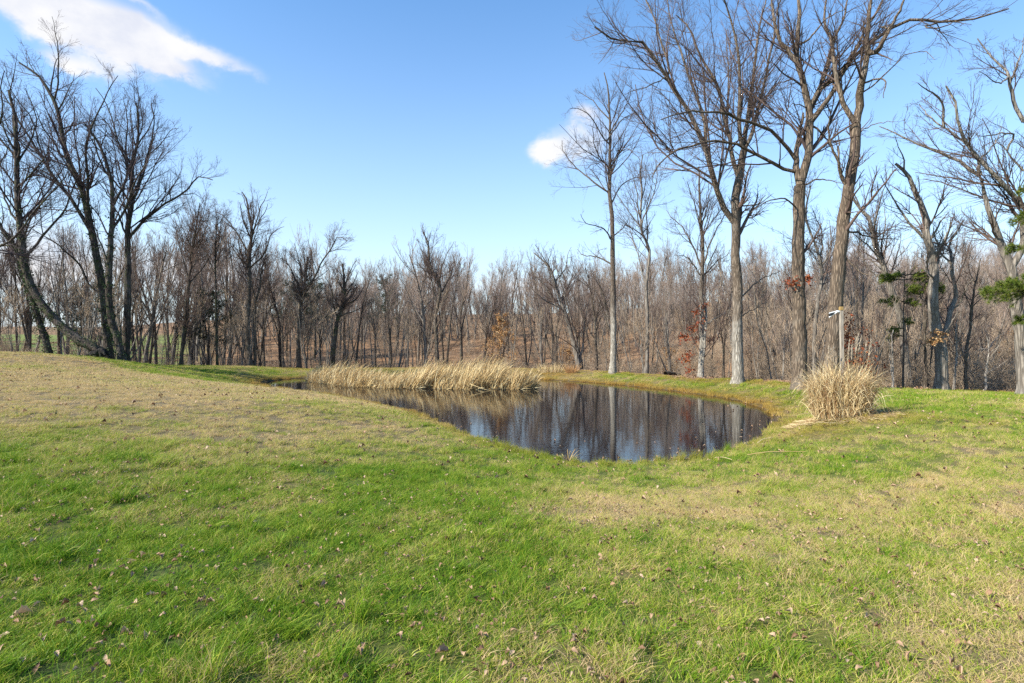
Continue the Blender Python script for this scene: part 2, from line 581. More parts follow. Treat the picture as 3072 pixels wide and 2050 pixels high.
# ------------------------------------------------------------------ bark and leaf materials
def bark_mat(name, dark, lightc, moss=0.0, pale=None, pale_top=4.0, scale=1.0):
    m, t, b = new_mat(name)
    g = t.add('ShaderNodeNewGeometry')
    pos = g.outputs['Position']
    v = t.add('ShaderNodeTexVoronoi', {'Scale': 15.0 * scale}, feature='DISTANCE_TO_EDGE')
    wv = t.add('ShaderNodeVectorMath', operation='ADD')
    sc = t.scale(pos, (1, 1, .11))
    nd = t.add('ShaderNodeTexNoise', {'Scale': 5.0, 'Detail': 3.0})
    t.l.new(sc, nd.inputs['Vector'])
    t.l.new(sc, wv.inputs[0])
    t.l.new(t.scale(nd.outputs['Color'], (.25, .25, .1)), wv.inputs[1])
    t.l.new(wv.outputs[0], v.inputs['Vector'])
    fis = sstep(t, v.outputs['Distance'], 0.0, .28)
    n = t.noise(t.scale(pos, (1, 1, .35)), 22, 6, .7)
    big = t.noise(pos, 1.1, 4, .6)
    c = t.mix(t.math('MULTIPLY', fis, n), dark, lightc)
    c = t.mix(t.math('MULTIPLY', sstep(t, big, .5, .72), .5), c, t.mix(.5, c, (.30, .29, .25)))
    if pale:
        z = t.add('ShaderNodeSeparateXYZ')
        t.l.new(pos, z.inputs[0])
        f = t.math('ADD', z.outputs[2], t.math('MULTIPLY', t.math('SUBTRACT', big, .5), 5.0))
        k = t.math('SUBTRACT', 1.0, sstep(t, f, pale_top - 1.2, pale_top + 1.2))
        c = t.mix(t.math('MULTIPLY', k, t.math('ADD', .3, t.math('MULTIPLY', n, 1.0)), clamp=True), c, t.mix(fis, t.mix(.6, pale, dark), pale))
    if moss:
        c = t.mix(t.math('MULTIPLY', sstep(t, t.noise(pos, 2.3, 5, .65), .5, .62), moss), c, (.055, .075, .022))
    t.l.new(c, b.inputs['Base Color'])
    b.inputs['Roughness'].default_value = .92
    bp = t.add('ShaderNodeBump', {'Strength': .9, 'Distance': .035})
    t.l.new(t.math('ADD', t.math('MULTIPLY', fis, .8), t.math('MULTIPLY', n, .5)), bp.inputs['Height'])
    t.l.new(bp.outputs[0], b.inputs['Normal'])
    return m


M_OAK = bark_mat('bark_oak', (.085, .065, .048), (.38, .31, .24), pale=(.44, .42, .37), pale_top=3.2)
M_OAK2 = bark_mat('bark_oak_brown', (.08, .06, .044), (.33, .255, .185))
M_ASH = bark_mat('bark_pale_ash', (.085, .065, .05), (.30, .25, .20), pale=(.50, .48, .42), pale_top=4.5, scale=1.5)
M_ROOT = bark_mat('bark_root', (.008, .008, .010), (.05, .042, .04), moss=.3)
M_DARK = bark_mat('bark_dark', (.028, .023, .02), (.19, .15, .12), moss=.55)
M_GREY = bark_mat('bark_grey', (.12, .105, .09), (.37, .33, .28), scale=.6)
M_MID = bark_mat('bark_mid', (.06, .048, .038), (.30, .24, .19), moss=.15, scale=1.5)
M_PALE = bark_mat('bark_birch', (.26, .23, .20), (.62, .58, .52), scale=2)


def twig_mat(name, a, b2):
    m, t, b = new_mat(name)
    rnd = t.add('ShaderNodeObjectInfo').outputs['Random']
    g = t.add('ShaderNodeNewGeometry')
    f = t.math('ADD', t.math('MULTIPLY', rnd, .5), t.math('MULTIPLY', g.outputs['Random Per Island'], .5))
    t.l.new(t.mix(f, a, b2), b.inputs['Base Color'])
    b.inputs['Roughness'].default_value = .85
    return m


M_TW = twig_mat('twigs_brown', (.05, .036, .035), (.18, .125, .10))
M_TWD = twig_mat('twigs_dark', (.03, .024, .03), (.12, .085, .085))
M_TWF = twig_mat('twigs_far', (.15, .115, .10), (.38, .295, .235))  # paler than the near twigs: distance haze is put into this colour
M_BRUSH = twig_mat('brush', (.16, .125, .09), (.50, .39, .28))


def leaf_mat(name, stops, trans=.4, rough=.6):
    m, t, b = new_mat(name)
    g = t.add('ShaderNodeNewGeometry')
    rnd = t.add('ShaderNodeObjectInfo').outputs['Random']
    f = t.math('FRACT', t.math('ADD', g.outputs['Random Per Island'], rnd))
    c = t.ramp(f, stops)
    c = t.mix(t.math('MULTIPLY', t.noise(g.outputs['Position'], 60, 3, .6), .5), c, t.mix(.6, c, (.03, .02, .01)))
    t.l.new(c, b.inputs['Base Color'])
    b.inputs['Roughness'].default_value = rough
    tr = t.add('ShaderNodeBsdfTranslucent')
    t.l.new(c, tr.inputs[0])
    mx = t.add('ShaderNodeMixShader')
    mx.inputs[0].default_value = trans
    t.l.new(b.outputs[0], mx.inputs[1])
    t.l.new(tr.outputs[0], mx.inputs[2])
    t.l.new(mx.outputs[0], t.n['Material Output'].inputs[0])
    return m


M_LEAFB = leaf_mat('dead_leaf', [(0, (.16, .085, .05)), (.35, (.34, .20, .115)), (.7, (.46, .31, .20)), (1, (.54, .40, .28))], .15)
M_LEAFO = leaf_mat('beech_leaf', [(0, (.34, .16, .06)), (.5, (.55, .32, .14)), (1, (.66, .46, .24))], .35)
M_LEAFR = leaf_mat('red_leaf', [(0, (.16, .03, .015)), (.6, (.34, .08, .03)), (1, (.45, .17, .06))], .35)
M_NEEDLE = leaf_mat('pine_needle', [(0, (.035, .075, .012)), (.5, (.12, .19, .02)), (.9, (.28, .34, .05)), (1, (.32, .24, .08))], .3)
M_NEEDLED = leaf_mat('cedar_needle', [(0, (.015, .035, .02)), (.6, (.035, .06, .035)), (1, (.06, .09, .05))], .2)
M_IVY = leaf_mat('ivy_leaf', [(0, (.012, .03, .012)), (.6, (.03, .07, .02)), (1, (.08, .13, .04))], .2)
M_REED = leaf_mat('reed_blade', [(0, (.20, .12, .055)), (.3, (.56, .39, .18)), (.65, (.80, .62, .31)), (1, (.88, .76, .47))], .3)
M_STRAW = leaf_mat('straw_blade', [(0, (.20, .10, .05)), (.25, (.52, .35, .17)), (.55, (.78, .61, .33)), (1, (.88, .76, .48))], .25)


# ------------------------------------------------------------------ tree growing
FALL = .88     # how much shorter side branches get towards the tip of their parent


def spawn(P, Rd, rng, n, t0, ang, ratio, K, rr, up, wob, lmin=.12, t1=.97, rmin=.004, taper=.3, budget=None):
    """children of every parent polyline; n = children per parent (array or int)"""
    N, KP, _ = P.shape
    n = np.broadcast_to(np.asarray(n), (N,)).astype(int)
    idx = np.repeat(np.arange(N), n)
    if budget and len(idx) > budget:
        idx = rng.choice(idx, budget, replace=False)
    M = len(idx)
    if M == 0:
        return np.zeros((0, K, 3)), np.zeros((0, K))
    t = rng.uniform(t0, t1, M)
    f = t * (KP - 1)
    i0 = np.minimum(f.astype(int), KP - 2)
    w = (f - i0)[:, None]
    pos = P[idx, i0] * (1 - w) + P[idx, i0 + 1] * w
    tan = norm(P[idx, i0 + 1] - P[idx, i0])
    r = Rd[idx, i0] * (1 - w[:, 0]) + Rd[idx, i0 + 1] * w[:, 0]
    L = np.linalg.norm(np.diff(P, axis=1), axis=2).sum(1)[idx]
    ln = np.maximum(L * ratio * (1.2 - FALL * t) * rng.uniform(.5, 1.35, M), lmin)
    rv = norm(rng.normal(size=(M, 3)))
    perp = norm(rv - (rv * tan).sum(1, keepdims=True) * tan)
    a = np.radians(np.clip(rng.normal(ang, ang * .28, M), 8, 100))[:, None]
    d = norm(tan * np.cos(a) + perp * np.sin(a))
    out = np.empty((M, K, 3))
    out[:, 0] = pos
    st = (ln / (K - 1))[:, None]
    for k in range(1, K):
        d = norm(d + rng.normal(0, wob, (M, 3)) + np.array([0, 0, up]))
        out[:, k] = out[:, k - 1] + d * st
    r0 = np.maximum(r * rr * rng.uniform(.7, 1.1, M), rmin)
    r0 = np.minimum(r0, ln * .035 + rmin)
    rad = r0[:, None] * np.linspace(1, taper, K)[None]
    return out, np.maximum(rad, rmin * .7)


def crown_geo(P, Rd, rng, dens=1.0, up=.10, rmin=.006, twig=1.0, ang=38, t0=.12, budget=3000, ratio=.42, a2=36, wob=.12):
    """three orders of branching on the given limbs -> Geo of branches and twigs"""
    g = Geo()
    L = np.linalg.norm(np.diff(P, axis=1), axis=2).sum(1)
    P1, R1 = spawn(P, Rd, rng, np.clip(L * 1.9 * dens, 2, 22), t0, ang, ratio, 7, .5, up, wob, rmin=rmin * 1.6)
    v, f = tubes(P1, R1, 4)
    g.add(v, f)
    L1 = np.linalg.norm(np.diff(P1, axis=1), axis=2).sum(1)
    P2, R2 = spawn(P1, R1, rng, np.clip(L1 * 4.2 * dens, 2, 9), .12, a2, .52, 5, .6, up * .8, wob * 1.2, lmin=.25, rmin=rmin * 1.15)
    v, f = tubes(P2, R2, 3)
    g.add(v, f)
    L2 = np.linalg.norm(np.diff(P2, axis=1), axis=2).sum(1)
    P3, R3 = spawn(P2, R2, rng, np.clip(L2 * 6.5 * dens * twig, 2, 8), .1, a2, .62, 3, .7, up * .7, wob * 1.5, lmin=.2, rmin=rmin, budget=budget)
    v, f = tubes(P3, R3, 3)
    g.add(v, f)
    return g


def limb_mesh(pts, r, mat, S=10, flare=0.0, rough=.04, rng=RNG):
    """one tapering limb as a tube with uneven girth"""
    P = pts[None]
    Rr = np.asarray(r)[None]
    V, Fc = tubes(P, Rr, S)
    K = pts.shape[0]
    V = V.reshape(K, S, 3)
    cen = pts[:, None]
    lump = 1 + rng.normal(0, rough, (K, S, 1)) + rng.normal(0, rough * .6, (K, 1, 1))
    if flare:
        h = np.linalg.norm(pts - pts[0], axis=1)
        lobe = 1 + flare * np.exp(-h / .22)[:, None] * (1 + .5 * np.cos(np.arange(S) * 2 * math.pi / S * 4 + 1.0))[None]
        lump = lump * lobe[..., None]
    V = cen + (V - cen) * lump
    return V.reshape(-1, 3), Fc


def leaf_cards(centres, size, rng, droop=0.3):
    """small folded leaves (two quads each) at the points"""
    N = len(centres)
    a = norm(rng.normal(size=(N, 3)) + np.array([0, 0, -droop]))
    rv = norm(rng.normal(size=(N, 3)))
    b_ = norm(np.cross(a, rv))
    c_ = np.cross(a, b_)
    s = (size * rng.uniform(.6, 1.3, N))[:, None]
    p = np.asarray(centres)
    v = np.stack([p, p + a * s * .5 + b_ * s * .32 + c_ * s * .12, p + a * s, p + a * s * .5 - b_ * s * .32 + c_ * s * .12, p + a * s * .5], 1).reshape(-1, 3)
    o = (np.arange(N) * 5)[:, None]
    f = np.concatenate([o + np.array([[0, 1, 4]]), o + np.array([[1, 2, 4]]), o + np.array([[2, 3, 4]]), o + np.array([[3, 0, 4]])])
    return v, f


# windows of the photograph that were traced: returns full-photo pixels
def wA(p): return [(x * .638, 150 + y * .638) for x, y in p]
def wB(p): return [(600 + x * .3826, 600 + y * .3826) for x, y in p]
def wC(p): return [(1300 + x * .3507, 650 + y * .3507) for x, y in p]
def wD(p): return [(1600 + x * .3827, y * .3827) for x, y in p]
def wE(p): return [(1900 + x * .3827, 600 + y * .3827) for x, y in p]
def wF(p): return [(2200 + x * .4465, y * .4465) for x, y in p]
def wG(p): return [(2300 + x * .4146, 650 + y * .4146) for x, y in p]
def wH(p): return [(2750 + x * .3827, 600 + y * .3827) for x, y in p]


def lift(px, Y0, dy=0.0, wav=.25, rng=RNG):
    """traced pixels -> world points; the limb swings dy metres away from the camera towards its tip"""
    n = len(px)
    o = []
    for k, (x, y) in enumerate(px):
        u, v = ray(x, y)
        Y = Y0 + dy * (k / max(n - 1, 1)) ** 1.2 + (rng.normal(0, wav) if 0 < k < n - 1 else 0)
        o.append((u * Y, Y, CAMZ + v * Y))
    return o


TREES = []


def traced_tree(name, label, Y, trunk, limbs, r0, r1, mat, twm, seed, dens=1.0, lim=.88, group=None, up=.08, rmin=.0045, budget=3500, auto=0, auto_from=.45,
                extra_top=None, cat='tree', ang=38, ratio=.42, auto_ang=30, S=12, twig=1.0, trunk_wav=.05, autor=.45, flare=.35):
    """trunk: photo pixels; limbs: list of (pixels, start radius, depth swing); auto: number of limbs grown freely from the trunk"""
    rng = np.random.default_rng(seed)
    tp = lift(trunk, Y, 0, trunk_wav, rng)
    bx, by = tp[0][0], tp[0][1]
    bz = zg1(bx, by) - .06
    # run the trunk down to the real ground
    if tp[0][2] > bz + .15:
        dx = (tp[1][0] - tp[0][0]) / max(tp[1][2] - tp[0][2], .3)
        bx = bx - dx * min(tp[0][2] - bz, 1.5) * .5
        bz = zg1(bx, by) - .06
        tp = [(bx, by, bz)] + tp
    else:
        tp[0] = (bx, by, bz)
    root = bpy.data.objects.new(name, None)
    col.objects.link(root)
    base = Vector((bx, by, bz))
    root.location = base
    root.empty_display_size = .3
    tag(root, label, cat, group)
    bn = np.array([bx, by, bz])
    K = 26
    tr = resample(tp, K, .012, rng)
    s01 = np.linspace(0, 1, K)
    trr = r1 + (r0 - r1) * ((1 - s01) if r1 > .13 else (1 - s01) ** .8)
    v, f = limb_mesh(tr - bn, trr, mat, S, flare, .035, rng)
    g = Geo()
    g.add(v, f)
    obj('trunk', g.mesh('trunk', mat, True), root)
    Ps, Rs = [], []
    KL = 14
    # upper part of the trunk carries twigs too
    up_tr = resample([tuple(p) for p in tr[int(K * (.5 if not auto else auto_from)):]], KL)
    Ps.append(up_tr)
    Rs.append(np.interp(np.linspace(0, 1, KL), [0, 1], [trr[int(K * .6)], r1]))
    for (px, lr, dy) in limbs:
        lw = lift(px, Y, dy, .12 if abs(dy) > .4 else .05, rng)
        # start on the nearest trunk or limb point
        p0 = np.array(lw[0])
        cand = [tr] + Ps[1:]
        best = min(((np.linalg.norm((c_ - p0)[:, [0, 2]], axis=1).min(), ci) for ci, c_ in enumerate(cand)))
        c_ = cand[best[1]]
        k = int(np.argmin(np.linalg.norm((c_ - p0)[:, [0, 2]], axis=1)))
        sh = c_[k, 1] - p0[1]
        # shift depth at the root so it grows out of its parent; keep the picture position by scaling about the eye
        q = []
        for m_, p in enumerate(lw):
            Yn = p[1] + sh
            q.append((p[0] / p[1] * Yn, Yn, CAMZ + (p[2] - CAMZ) / p[1] * Yn))
        if best[0] < .8:
            q[0] = tuple(c_[k])
        P = resample(q, KL, .02, rng)
        rr = lr * lim * np.linspace(1, .2, KL) ** .85
        rr = np.maximum(rr, rmin * 1.5)
        Ps.append(P)
        Rs.append(rr)
        v, f = limb_mesh(P - bn, rr, mat, 8, 0, .04, rng)
        g = Geo()
        g.add(v, f)
        obj('limb', g.mesh('limb', mat, True), root)
    if auto:
        PP, RP = spawn(tr[None], trr[None], rng, auto, auto_from, auto_ang, autor, KL, .62, up * .8, .11, lmin=1.0, t1=.98, taper=.2)
        g = Geo()
        v, f = tubes(PP - bn, RP, 6)
        g.add(v, f)
        for q in range(len(PP)):
            Ps.append(PP[q])
            Rs.append(RP[q])
        for q in range(len(PP)):
            v, f = tubes(PP[q:q + 1] - bn, RP[q:q + 1], 6)
            g = Geo()
            g.add(v, f)
            obj('limb', g.mesh('limb', mat, True), root)
    cg = crown_geo(np.stack(Ps) - bn, np.stack(Rs), rng, dens, up, rmin, twig, ang, .1, budget, ratio)
    cr_ = obj('crown', cg.mesh('crown', twm), root)
    TREES.append(root)
    return root, np.stack(Ps)


# --- big trees on the right bank -------------------------------------------------
oak1, oak1_limbs = traced_tree(
    'oak_tree', 'tall forked tree with pale lower trunk on the far right bank, behind the pond edge', 27.5,
    wE([(820, 1415), (815, 1100), (815, 900), (818, 700), (803, 470), (805, 200)]) + wD([(1583, 1568), (1610, 1400), (1640, 1250), (1650, 1180)]),
    [(wE([(775, 180), (720, 80), (690, 10)]) + wD([(1440, 1480), (1390, 1330), (1350, 1180), (1280, 1020), (1200, 850), (1090, 680), (1000, 550), (930, 420), (860, 330), (740, 325), (640, 330), (580, 280), (480, 210)]), .17, -2.0),
     (wD([(1345, 1150), (1345, 980), (1310, 850), (1250, 680), (1190, 520), (1160, 400), (1120, 300), (1070, 130), (1045, -60)]), .10, 2.0),
     (wD([(1090, 680), (1060, 520), (1000, 320), (950, 150), (880, 0), (850, -90)]), .07, 2.0),
     (wD([(1605, 1420), (1570, 1280), (1545, 1110), (1500, 930), (1450, 700), (1380, 560), (1280, 370), (1230, 220), (1120, 120)]), .13, 1.5),
     (wD([(1650, 1180), (1612, 1000), (1620, 700), (1600, 400), (1560, 200), (1500, 0), (1480, -90)]), .12, -1.5),
     (wD([(1655, 1175), (1685, 900), (1722, 650), (1752, 350), (1800, 100), (1835, -60)]), .12, 1.5),
     (wF([(75, 1000), (105, 960), (150, 800), (200, 600), (265, 280), (300, 60), (330, -40)]), .11, 0.5),
     (wD([(1500, 900), (1530, 600), (1515, 350), (1520, 230)]), .05, 2.5),
     (wD([(1430, 640), (1330, 540), (1220, 400), (1160, 350)]), .05, -2.0),
     (wD([(980, 700), (900, 680), (790, 710), (700, 750)]), .035, -1.5),
     (wE([(840, 80), (960, 40), (1040, -40)]), .05, -1.0),
     (wE([(860, 790), (930, 680), (1010, 620), (1150, 560)]), .05, 1.5),
     (wE([(860, 940), (960, 850), (1050, 800)]), .035, 1.0)],
    .265, .17, M_OAK, M_TW, 101, dens=.95, budget=6500, up=.07, group='large bare trees on the right bank')

oak2, oak2_limbs = traced_tree(
    'oak_tree', 'thick grey trunked tree with long arching side limbs, left of the straw grass clump', 22.6,
    wG([(240, 1240), (238, 1100), (237, 900), (235, 600), (230, 300), (235, 0)]) + wF([(440, 1400), (448, 1250)]),
    [(wF([(455, 1270), (425, 1120), (430, 980), (462, 820), (470, 760)]), .16, .8),
     (wF([(400, 1180), (330, 1130), (200, 1060), (60, 990), (0, 960)]) + wD([(1500, 1110), (1370, 1105), (1230, 1150), (1100, 1190), (1000, 1270), (930, 1390)]), .085, -1.5),
     (wF([(405, 1090), (330, 960), (260, 890), (150, 830), (0, 790)]) + wD([(1500, 890), (1350, 885), (1220, 870), (1100, 910), (1000, 940)]), .085, -3.0),
     (wF([(455, 1270), (500, 1060), (512, 900), (512, 800), (490, 650), (450, 480), (425, 400), (437, 200), (440, 0), (440, -120)]), .20, 0),
     (wF([(425, 410), (400, 370), (320, 290), (280, 180), (260, 0), (240, -90)]), .10, 1.0),
     (wF([(525, 820), (570, 760), (650, 650), (750, 460), (850, 280), (950, 100), (1000, 0), (1040, -90)]), .12, -1.0),
     (wF([(520, 730), (600, 540), (640, 400), (670, 280), (740, 130), (770, 0), (790, -80)]), .10, 1.0),
     (wF([(575, 620), (700, 510), (800, 390), (920, 290), (1080, 180), (1200, 135), (1350, 150), (1550, 140), (1850, 60)]), .10, -2.0),
     (wF([(1200, 140), (1290, 175), (1370, 190), (1480, 150), (1600, 165)]), .04, -1.0),
     (wF([(430, 300), (490, 280), (560, 200), (650, 110), (760, 60)]), .05, -1.0),
     (wF([(470, 700), (400, 700), (370, 730)]), .03, -1.0),
     (wF([(410, 1390), (330, 1330), (200, 1370), (90, 1440)]), .04, -1.5),
     (wF([(540, 830), (600, 900), (640, 960), (700, 1080)]), .05, .6),
     (wF([(480, 1240), (560, 1205), (650, 1215), (740, 1235)]), .045, -.5)],
    .27, .21, M_OAK2, M_TW, 102, dens=.95, budget=6500, up=.06, group='large bare trees on the right bank')

oak3, oak3_limbs = traced_tree(
    'oak_tree', 'thick brown trunked tree leaning right, rising behind the straw grass clump', 21.6,
    wG([(470, 1190), (478, 1000), (490, 850), (500, 600), (530, 300), (560, 0)]) + wF([(765, 1330), (795, 1150), (822, 950), (825, 840)]),
    [(wF([(822, 850), (770, 760), (720, 620), (680, 450), (660, 280), (610, 150), (620, 0), (620, -90)]), .11, 1.0),
     (wF([(826, 850), (842, 700), (870, 520), (895, 400), (903, 200), (920, 0), (930, -100)]), .17, -.5),
     (wF([(897, 410), (960, 350), (1050, 200), (1130, 50), (1160, -40)]), .11, -1.0),
     (wF([(760, 1300), (730, 1200), (700, 1080), (650, 960), (640, 860), (650, 780)]), .08, -.8),
     (wF([(885, 580), (950, 535), (1020, 540), (1015, 600), (1010, 660)]), .045, -.6),
     (wF([(900, 250), (1000, 185), (1090, 165)]), .05, .6),
     (wF([(700, 1090), (710, 950), (705, 840)]), .04, -.5),
     (wF([(880, 640), (960, 560), (1080, 440), (1180, 360), (1290, 350), (1350, 400)]), .035, -1.5),
     (wF([(850, 900), (960, 830), (1100, 820)]), .03, -1.0),
     (wG([(570, 300), (680, 400), (800, 430)]), .04, -1.0),
     (wG([(560, 110), (660, 120), (760, 155), (960, 165)]), .05, 1.0)],
    .29, .17, M_OAK2, M_TW, 103, dens=.95, budget=4500, up=.06, group='large bare trees on the right bank')

ash, _ = traced_tree(
    'ash_tree', 'tall slender straight tree with whitish lower trunk, reflected darkest in the pond middle', 37.5,
    wC([(1535, 1335), (1540, 1150), (1540, 1000), (1537, 700), (1535, 300), (1530, 0)]) + wD([(600, 1560), (600, 1300), (600, 1100), (600, 950), (590, 750), (575, 640), (555, 570)]),
    [(wD([(600, 1180), (545, 1080), (490, 980), (430, 900), (340, 850), (285, 850)]), .055, -2),
     (wD([(590, 1560), (500, 1450), (380, 1350), (290, 1270), (230, 1160), (225, 1100)]), .07, 1.5),
     (wD([(605, 1400), (640, 1270), (700, 1180), (760, 1180), (840, 1260)]), .06, -1.5),
     (wD([(605, 1090), (680, 960), (760, 900), (840, 880)]), .06, 1.5),
     (wD([(600, 960), (540, 880), (460, 790), (370, 730), (330, 700)]), .05, 1.5),
     (wD([(602, 1020), (680, 900), (750, 780), (770, 640)]), .06, -1.5),
     (wD([(610, 1560), (680, 1470), (780, 1400), (900, 1390)]), .06, 2),
     (wD([(598, 1300), (500, 1200), (470, 1060), (480, 900)]), .05, -2),
     (wC([(1520, 170), (1450, 100), (1310, 60), (1260, -20)]), .06, -1.5),
     (wC([(1520, 370), (1400, 345), (1290, 330), (1230, 280)]), .06, 1.5),
     (wC([(1555, 160), (1600, 120), (1650, 60), (1690, -30)]), .05, 1.0),
     (wC([(1400, 345), (1420, 290), (1490, 270)]), .03, -1),
     (wC([(1565, 680), (1620, 655), (1720, 670)]), .03, -1)],
    .215, .03, M_ASH, M_TW, 104, dens=1.0, budget=5000, up=.05)

traced_tree(
    'ash_tree', 'slim twin stemmed grey tree just right of the tall slender straight one', 36,
    wC([(1820, 1360), (1828, 1200), (1832, 1000), (1825, 700), (1820, 600), (1850, 350), (1840, 250), (1790, 150), (1775, 0)]) + wD([(850, 1500), (838, 1350), (860, 1210)]),
    [(wC([(1785, 1360), (1775, 1200), (1780, 1050), (1730, 930), (1690, 880)]), .06, 1.5),
     (wC([(1820, 610), (1780, 450), (1760, 350), (1700, 200), (1640, 130), (1590, 150)]), .06, 1.5),
     (wC([(1850, 420), (1900, 370), (1980, 345)]), .03, -1),
     (wC([(1835, 980), (1870, 1010), (1890, 1040)]), .03, -1),
     (wC([(1800, 160), (1850, 60), (1900, -20)]), .04, 1)],
    .13, .03, M_GREY, M_TW, 105, dens=1.1, budget=3000, auto=6, auto_from=.4)

red_tree, red_limbs = traced_tree(
    'maple_tree', 'pale peeling trunk with clinging red leaves, left of the forked tall tree', 31.5,
    wE([(528, 1400), (532, 1250), (540, 1100), (530, 850), (540, 600), (545, 400), (530, 200), (520, 0), (515, -150), (512, -260)]),
    [(wE([(520, 580), (450, 480), (400, 440), (340, 440)]), .05, -1),
     (wE([(538, 560), (450, 330), (370, 200), (290, 130), (260, 80)]), .06, 1.5),
     (wE([(560, 620), (640, 500), (740, 430)]), .05, 1),
     (wE([(545, 520), (620, 300), (700, 150), (740, 40)]), .06, -1.5),
     (wE([(540, 300), (490, 60), (450, -40), (420, -140)]), .05, -1),
     (wE([(580, 1400), (572, 1000), (560, 700), (590, 500), (650, 380)]), .09, 1.2),
     (wE([(545, 240), (580, 60), (600, -60), (640, -180)]), .05, 1),
     (wE([(580, 980), (690, 900), (770, 830)]), .04, 1)],
    .15, .035, M_ASH, M_TW, 106, dens=1.3, budget=3500, up=.1)

beech, beech_limbs = traced_tree(
    'beech_tree', 'smooth grey stout trunk forking low, right of the straw grass clump', 24.4,
    wG([(1268, 1262), (1265, 1150), (1262, 1000), (1255, 930), (1215, 780), (1200, 600), (1212, 350), (1160, 150), (1150, 0)]) + wF([(1170, 1180), (1090, 1100)]),
    [(wG([(1265, 940), (1300, 830), (1330, 680), (1370, 590), (1350, 450), (1330, 330), (1320, 200), (1360, 120), (1420, 30)]), .13, 1),
     (wG([(1340, 700), (1400, 620), (1440, 520), (1500, 440)]), .05, -1),
     (wG([(1210, 480), (1190, 430), (1160, 380), (1170, 250)]), .05, -.8),
     (wG([(1212, 350), (1270, 270), (1300, 200)]), .05, .8),
     (wG([(1330, 330), (1260, 260), (1220, 150), (1200, 40)]), .05, -.6),
     (wG([(1260, 880), (1310, 820), (1390, 660)]), .04, -.5)],
    .26, .05, M_GREY, M_TW, 107, dens=1.1, budget=3500, up=.05, auto=5)

traced_tree(
    'maple_tree', 'bent grey tree whose stem bows left between the grass clump and stout grey trunk', 27,
    wG([(1030, 1240), (1010, 1100), (995, 1000), (990, 900), (960, 700), (890, 500), (850, 370), (790, 230), (740, 0)]) + wF([(870, 1420), (800, 1330)]),
    [(wG([(905, 520), (850, 470), (740, 380), (690, 290), (610, 160)]), .05, 1), (wG([(860, 400), (800, 280), (700, 180), (590, 100)]), .05, -1),
     (wG([(840, 350), (830, 200), (860, 60), (850, -60)]), .05, 1)],
    .19, .05, M_GREY, M_TW, 108, dens=1.1, budget=3000, auto=5)

edge_tree, _ = traced_tree(
    'maple_tree', 'large grey tree at the photo right edge leaning left over the pine boughs', 19.5,
    wH([(850, 1450), (835, 1200), (800, 950), (770, 760), (745, 560), (700, 450), (640, 280), (590, 150), (540, 0)]) + wF([(1700, 1340), (1655, 1180)]),
    [(wF([(1660, 1200), (1500, 1080), (1300, 990), (1150, 930), (980, 850)]), .07, 1.5),
     (wF([(1650, 1180), (1640, 1080), (1600, 1000)]), .07, 0),
     (wH([(765, 560), (790, 450), (835, 330), (850, 150), (860, 60)]) + wF([(1953, 1420), (1880, 1310), (1780, 1200), (1660, 1080), (1570, 950), (1510, 830), (1480, 700), (1430, 580)]), .12, -.8),
     (wF([(1570, 950), (1450, 880), (1330, 800), (1250, 700)]), .05, 1),
     (wF([(1500, 820), (1400, 690), (1330, 620), (1240, 560)]), .05, -1),
     (wF([(1660, 1080), (1760, 960), (1800, 850)]), .04, 1)],
    .24, .03, M_GREY, M_TW, 109, dens=1.2, budget=4500, up=.05)

traced_tree(
    'maple_tree', 'bare tree crown reaching in from the upper right corner', 23,
    [(3220, 1150), (3200, 900), (3160, 650), (3110, 450), (3072, 366)],
    [(wF([(1953, 820), (1880, 690), (1850, 500), (1790, 430), (1700, 350), (1640, 260)]), .09, 1),
     (wF([(1953, 1150), (1860, 1050), (1760, 930)]), .05, 1),
     (wF([(1953, 980), (1880, 900), (1720, 910), (1640, 920)]), .05, -1),
     (wF([(1850, 520), (1780, 560), (1650, 480)]), .04, -1),
     (wF([(1860, 560), (1920, 400), (1953, 250)]), .05, 1)],
    .2, .03, M_GREY, M_TW, 110, dens=1.2, budget=3500)

traced_tree('maple_tree', 'thin dark young tree rising between stout grey trunk and white birches', 25.5,
            wG([(1442, 1262), (1440, 1100), (1450, 950), (1475, 780), (1490, 600), (1525, 420), (1550, 300)]), [], .075, .02, M_MID, M_TW, 111, dens=1.3, budget=1500, auto=7)
traced_tree('maple_tree', 'thin reddish brown stem close left of the stout grey trunk', 25.2,
            wG([(1148, 1258), (1150, 1100), (1140, 900), (1150, 700), (1165, 400), (1160, 250)]), [(wG([(1140, 900), (1130, 980), (1128, 1100)]), .05, -.3)], .09, .02, M_MID, M_TW, 112, dens=1.3, budget=1400, auto=6)
traced_tree('birch_tree', 'thin white barked birch under the pine boughs with one slanting branch', 25,
            wG([(1582, 1262), (1585, 1150), (1600, 1040), (1605, 950), (1590, 860)]), [(wG([(1600, 960), (1540, 965), (1500, 990)]), .02, -.4), (wG([(1605, 950), (1660, 880), (1730, 830)]), .02, .5), (wG([(1590, 1140), (1650, 1100), (1740, 1035)]), .018, -.4)],
            .05, .02, M_PALE, M_TW, 113, dens=1.3, budget=700, auto=3)
traced_tree('birch_tree', 'crooked white barked birch just right of the stout grey trunk', 25.4,
            wG([(1355, 1240), (1365, 1100), (1375, 950), (1370, 800), (1382, 740)]), [(wG([(1372, 1030), (1410, 1000), (1420, 960)]), .02, .3), (wG([(1370, 1010), (1340, 940)]), .02, -.3)],
            .05, .02, M_PALE, M_TW, 114, dens=1.3, budget=700, auto=3)
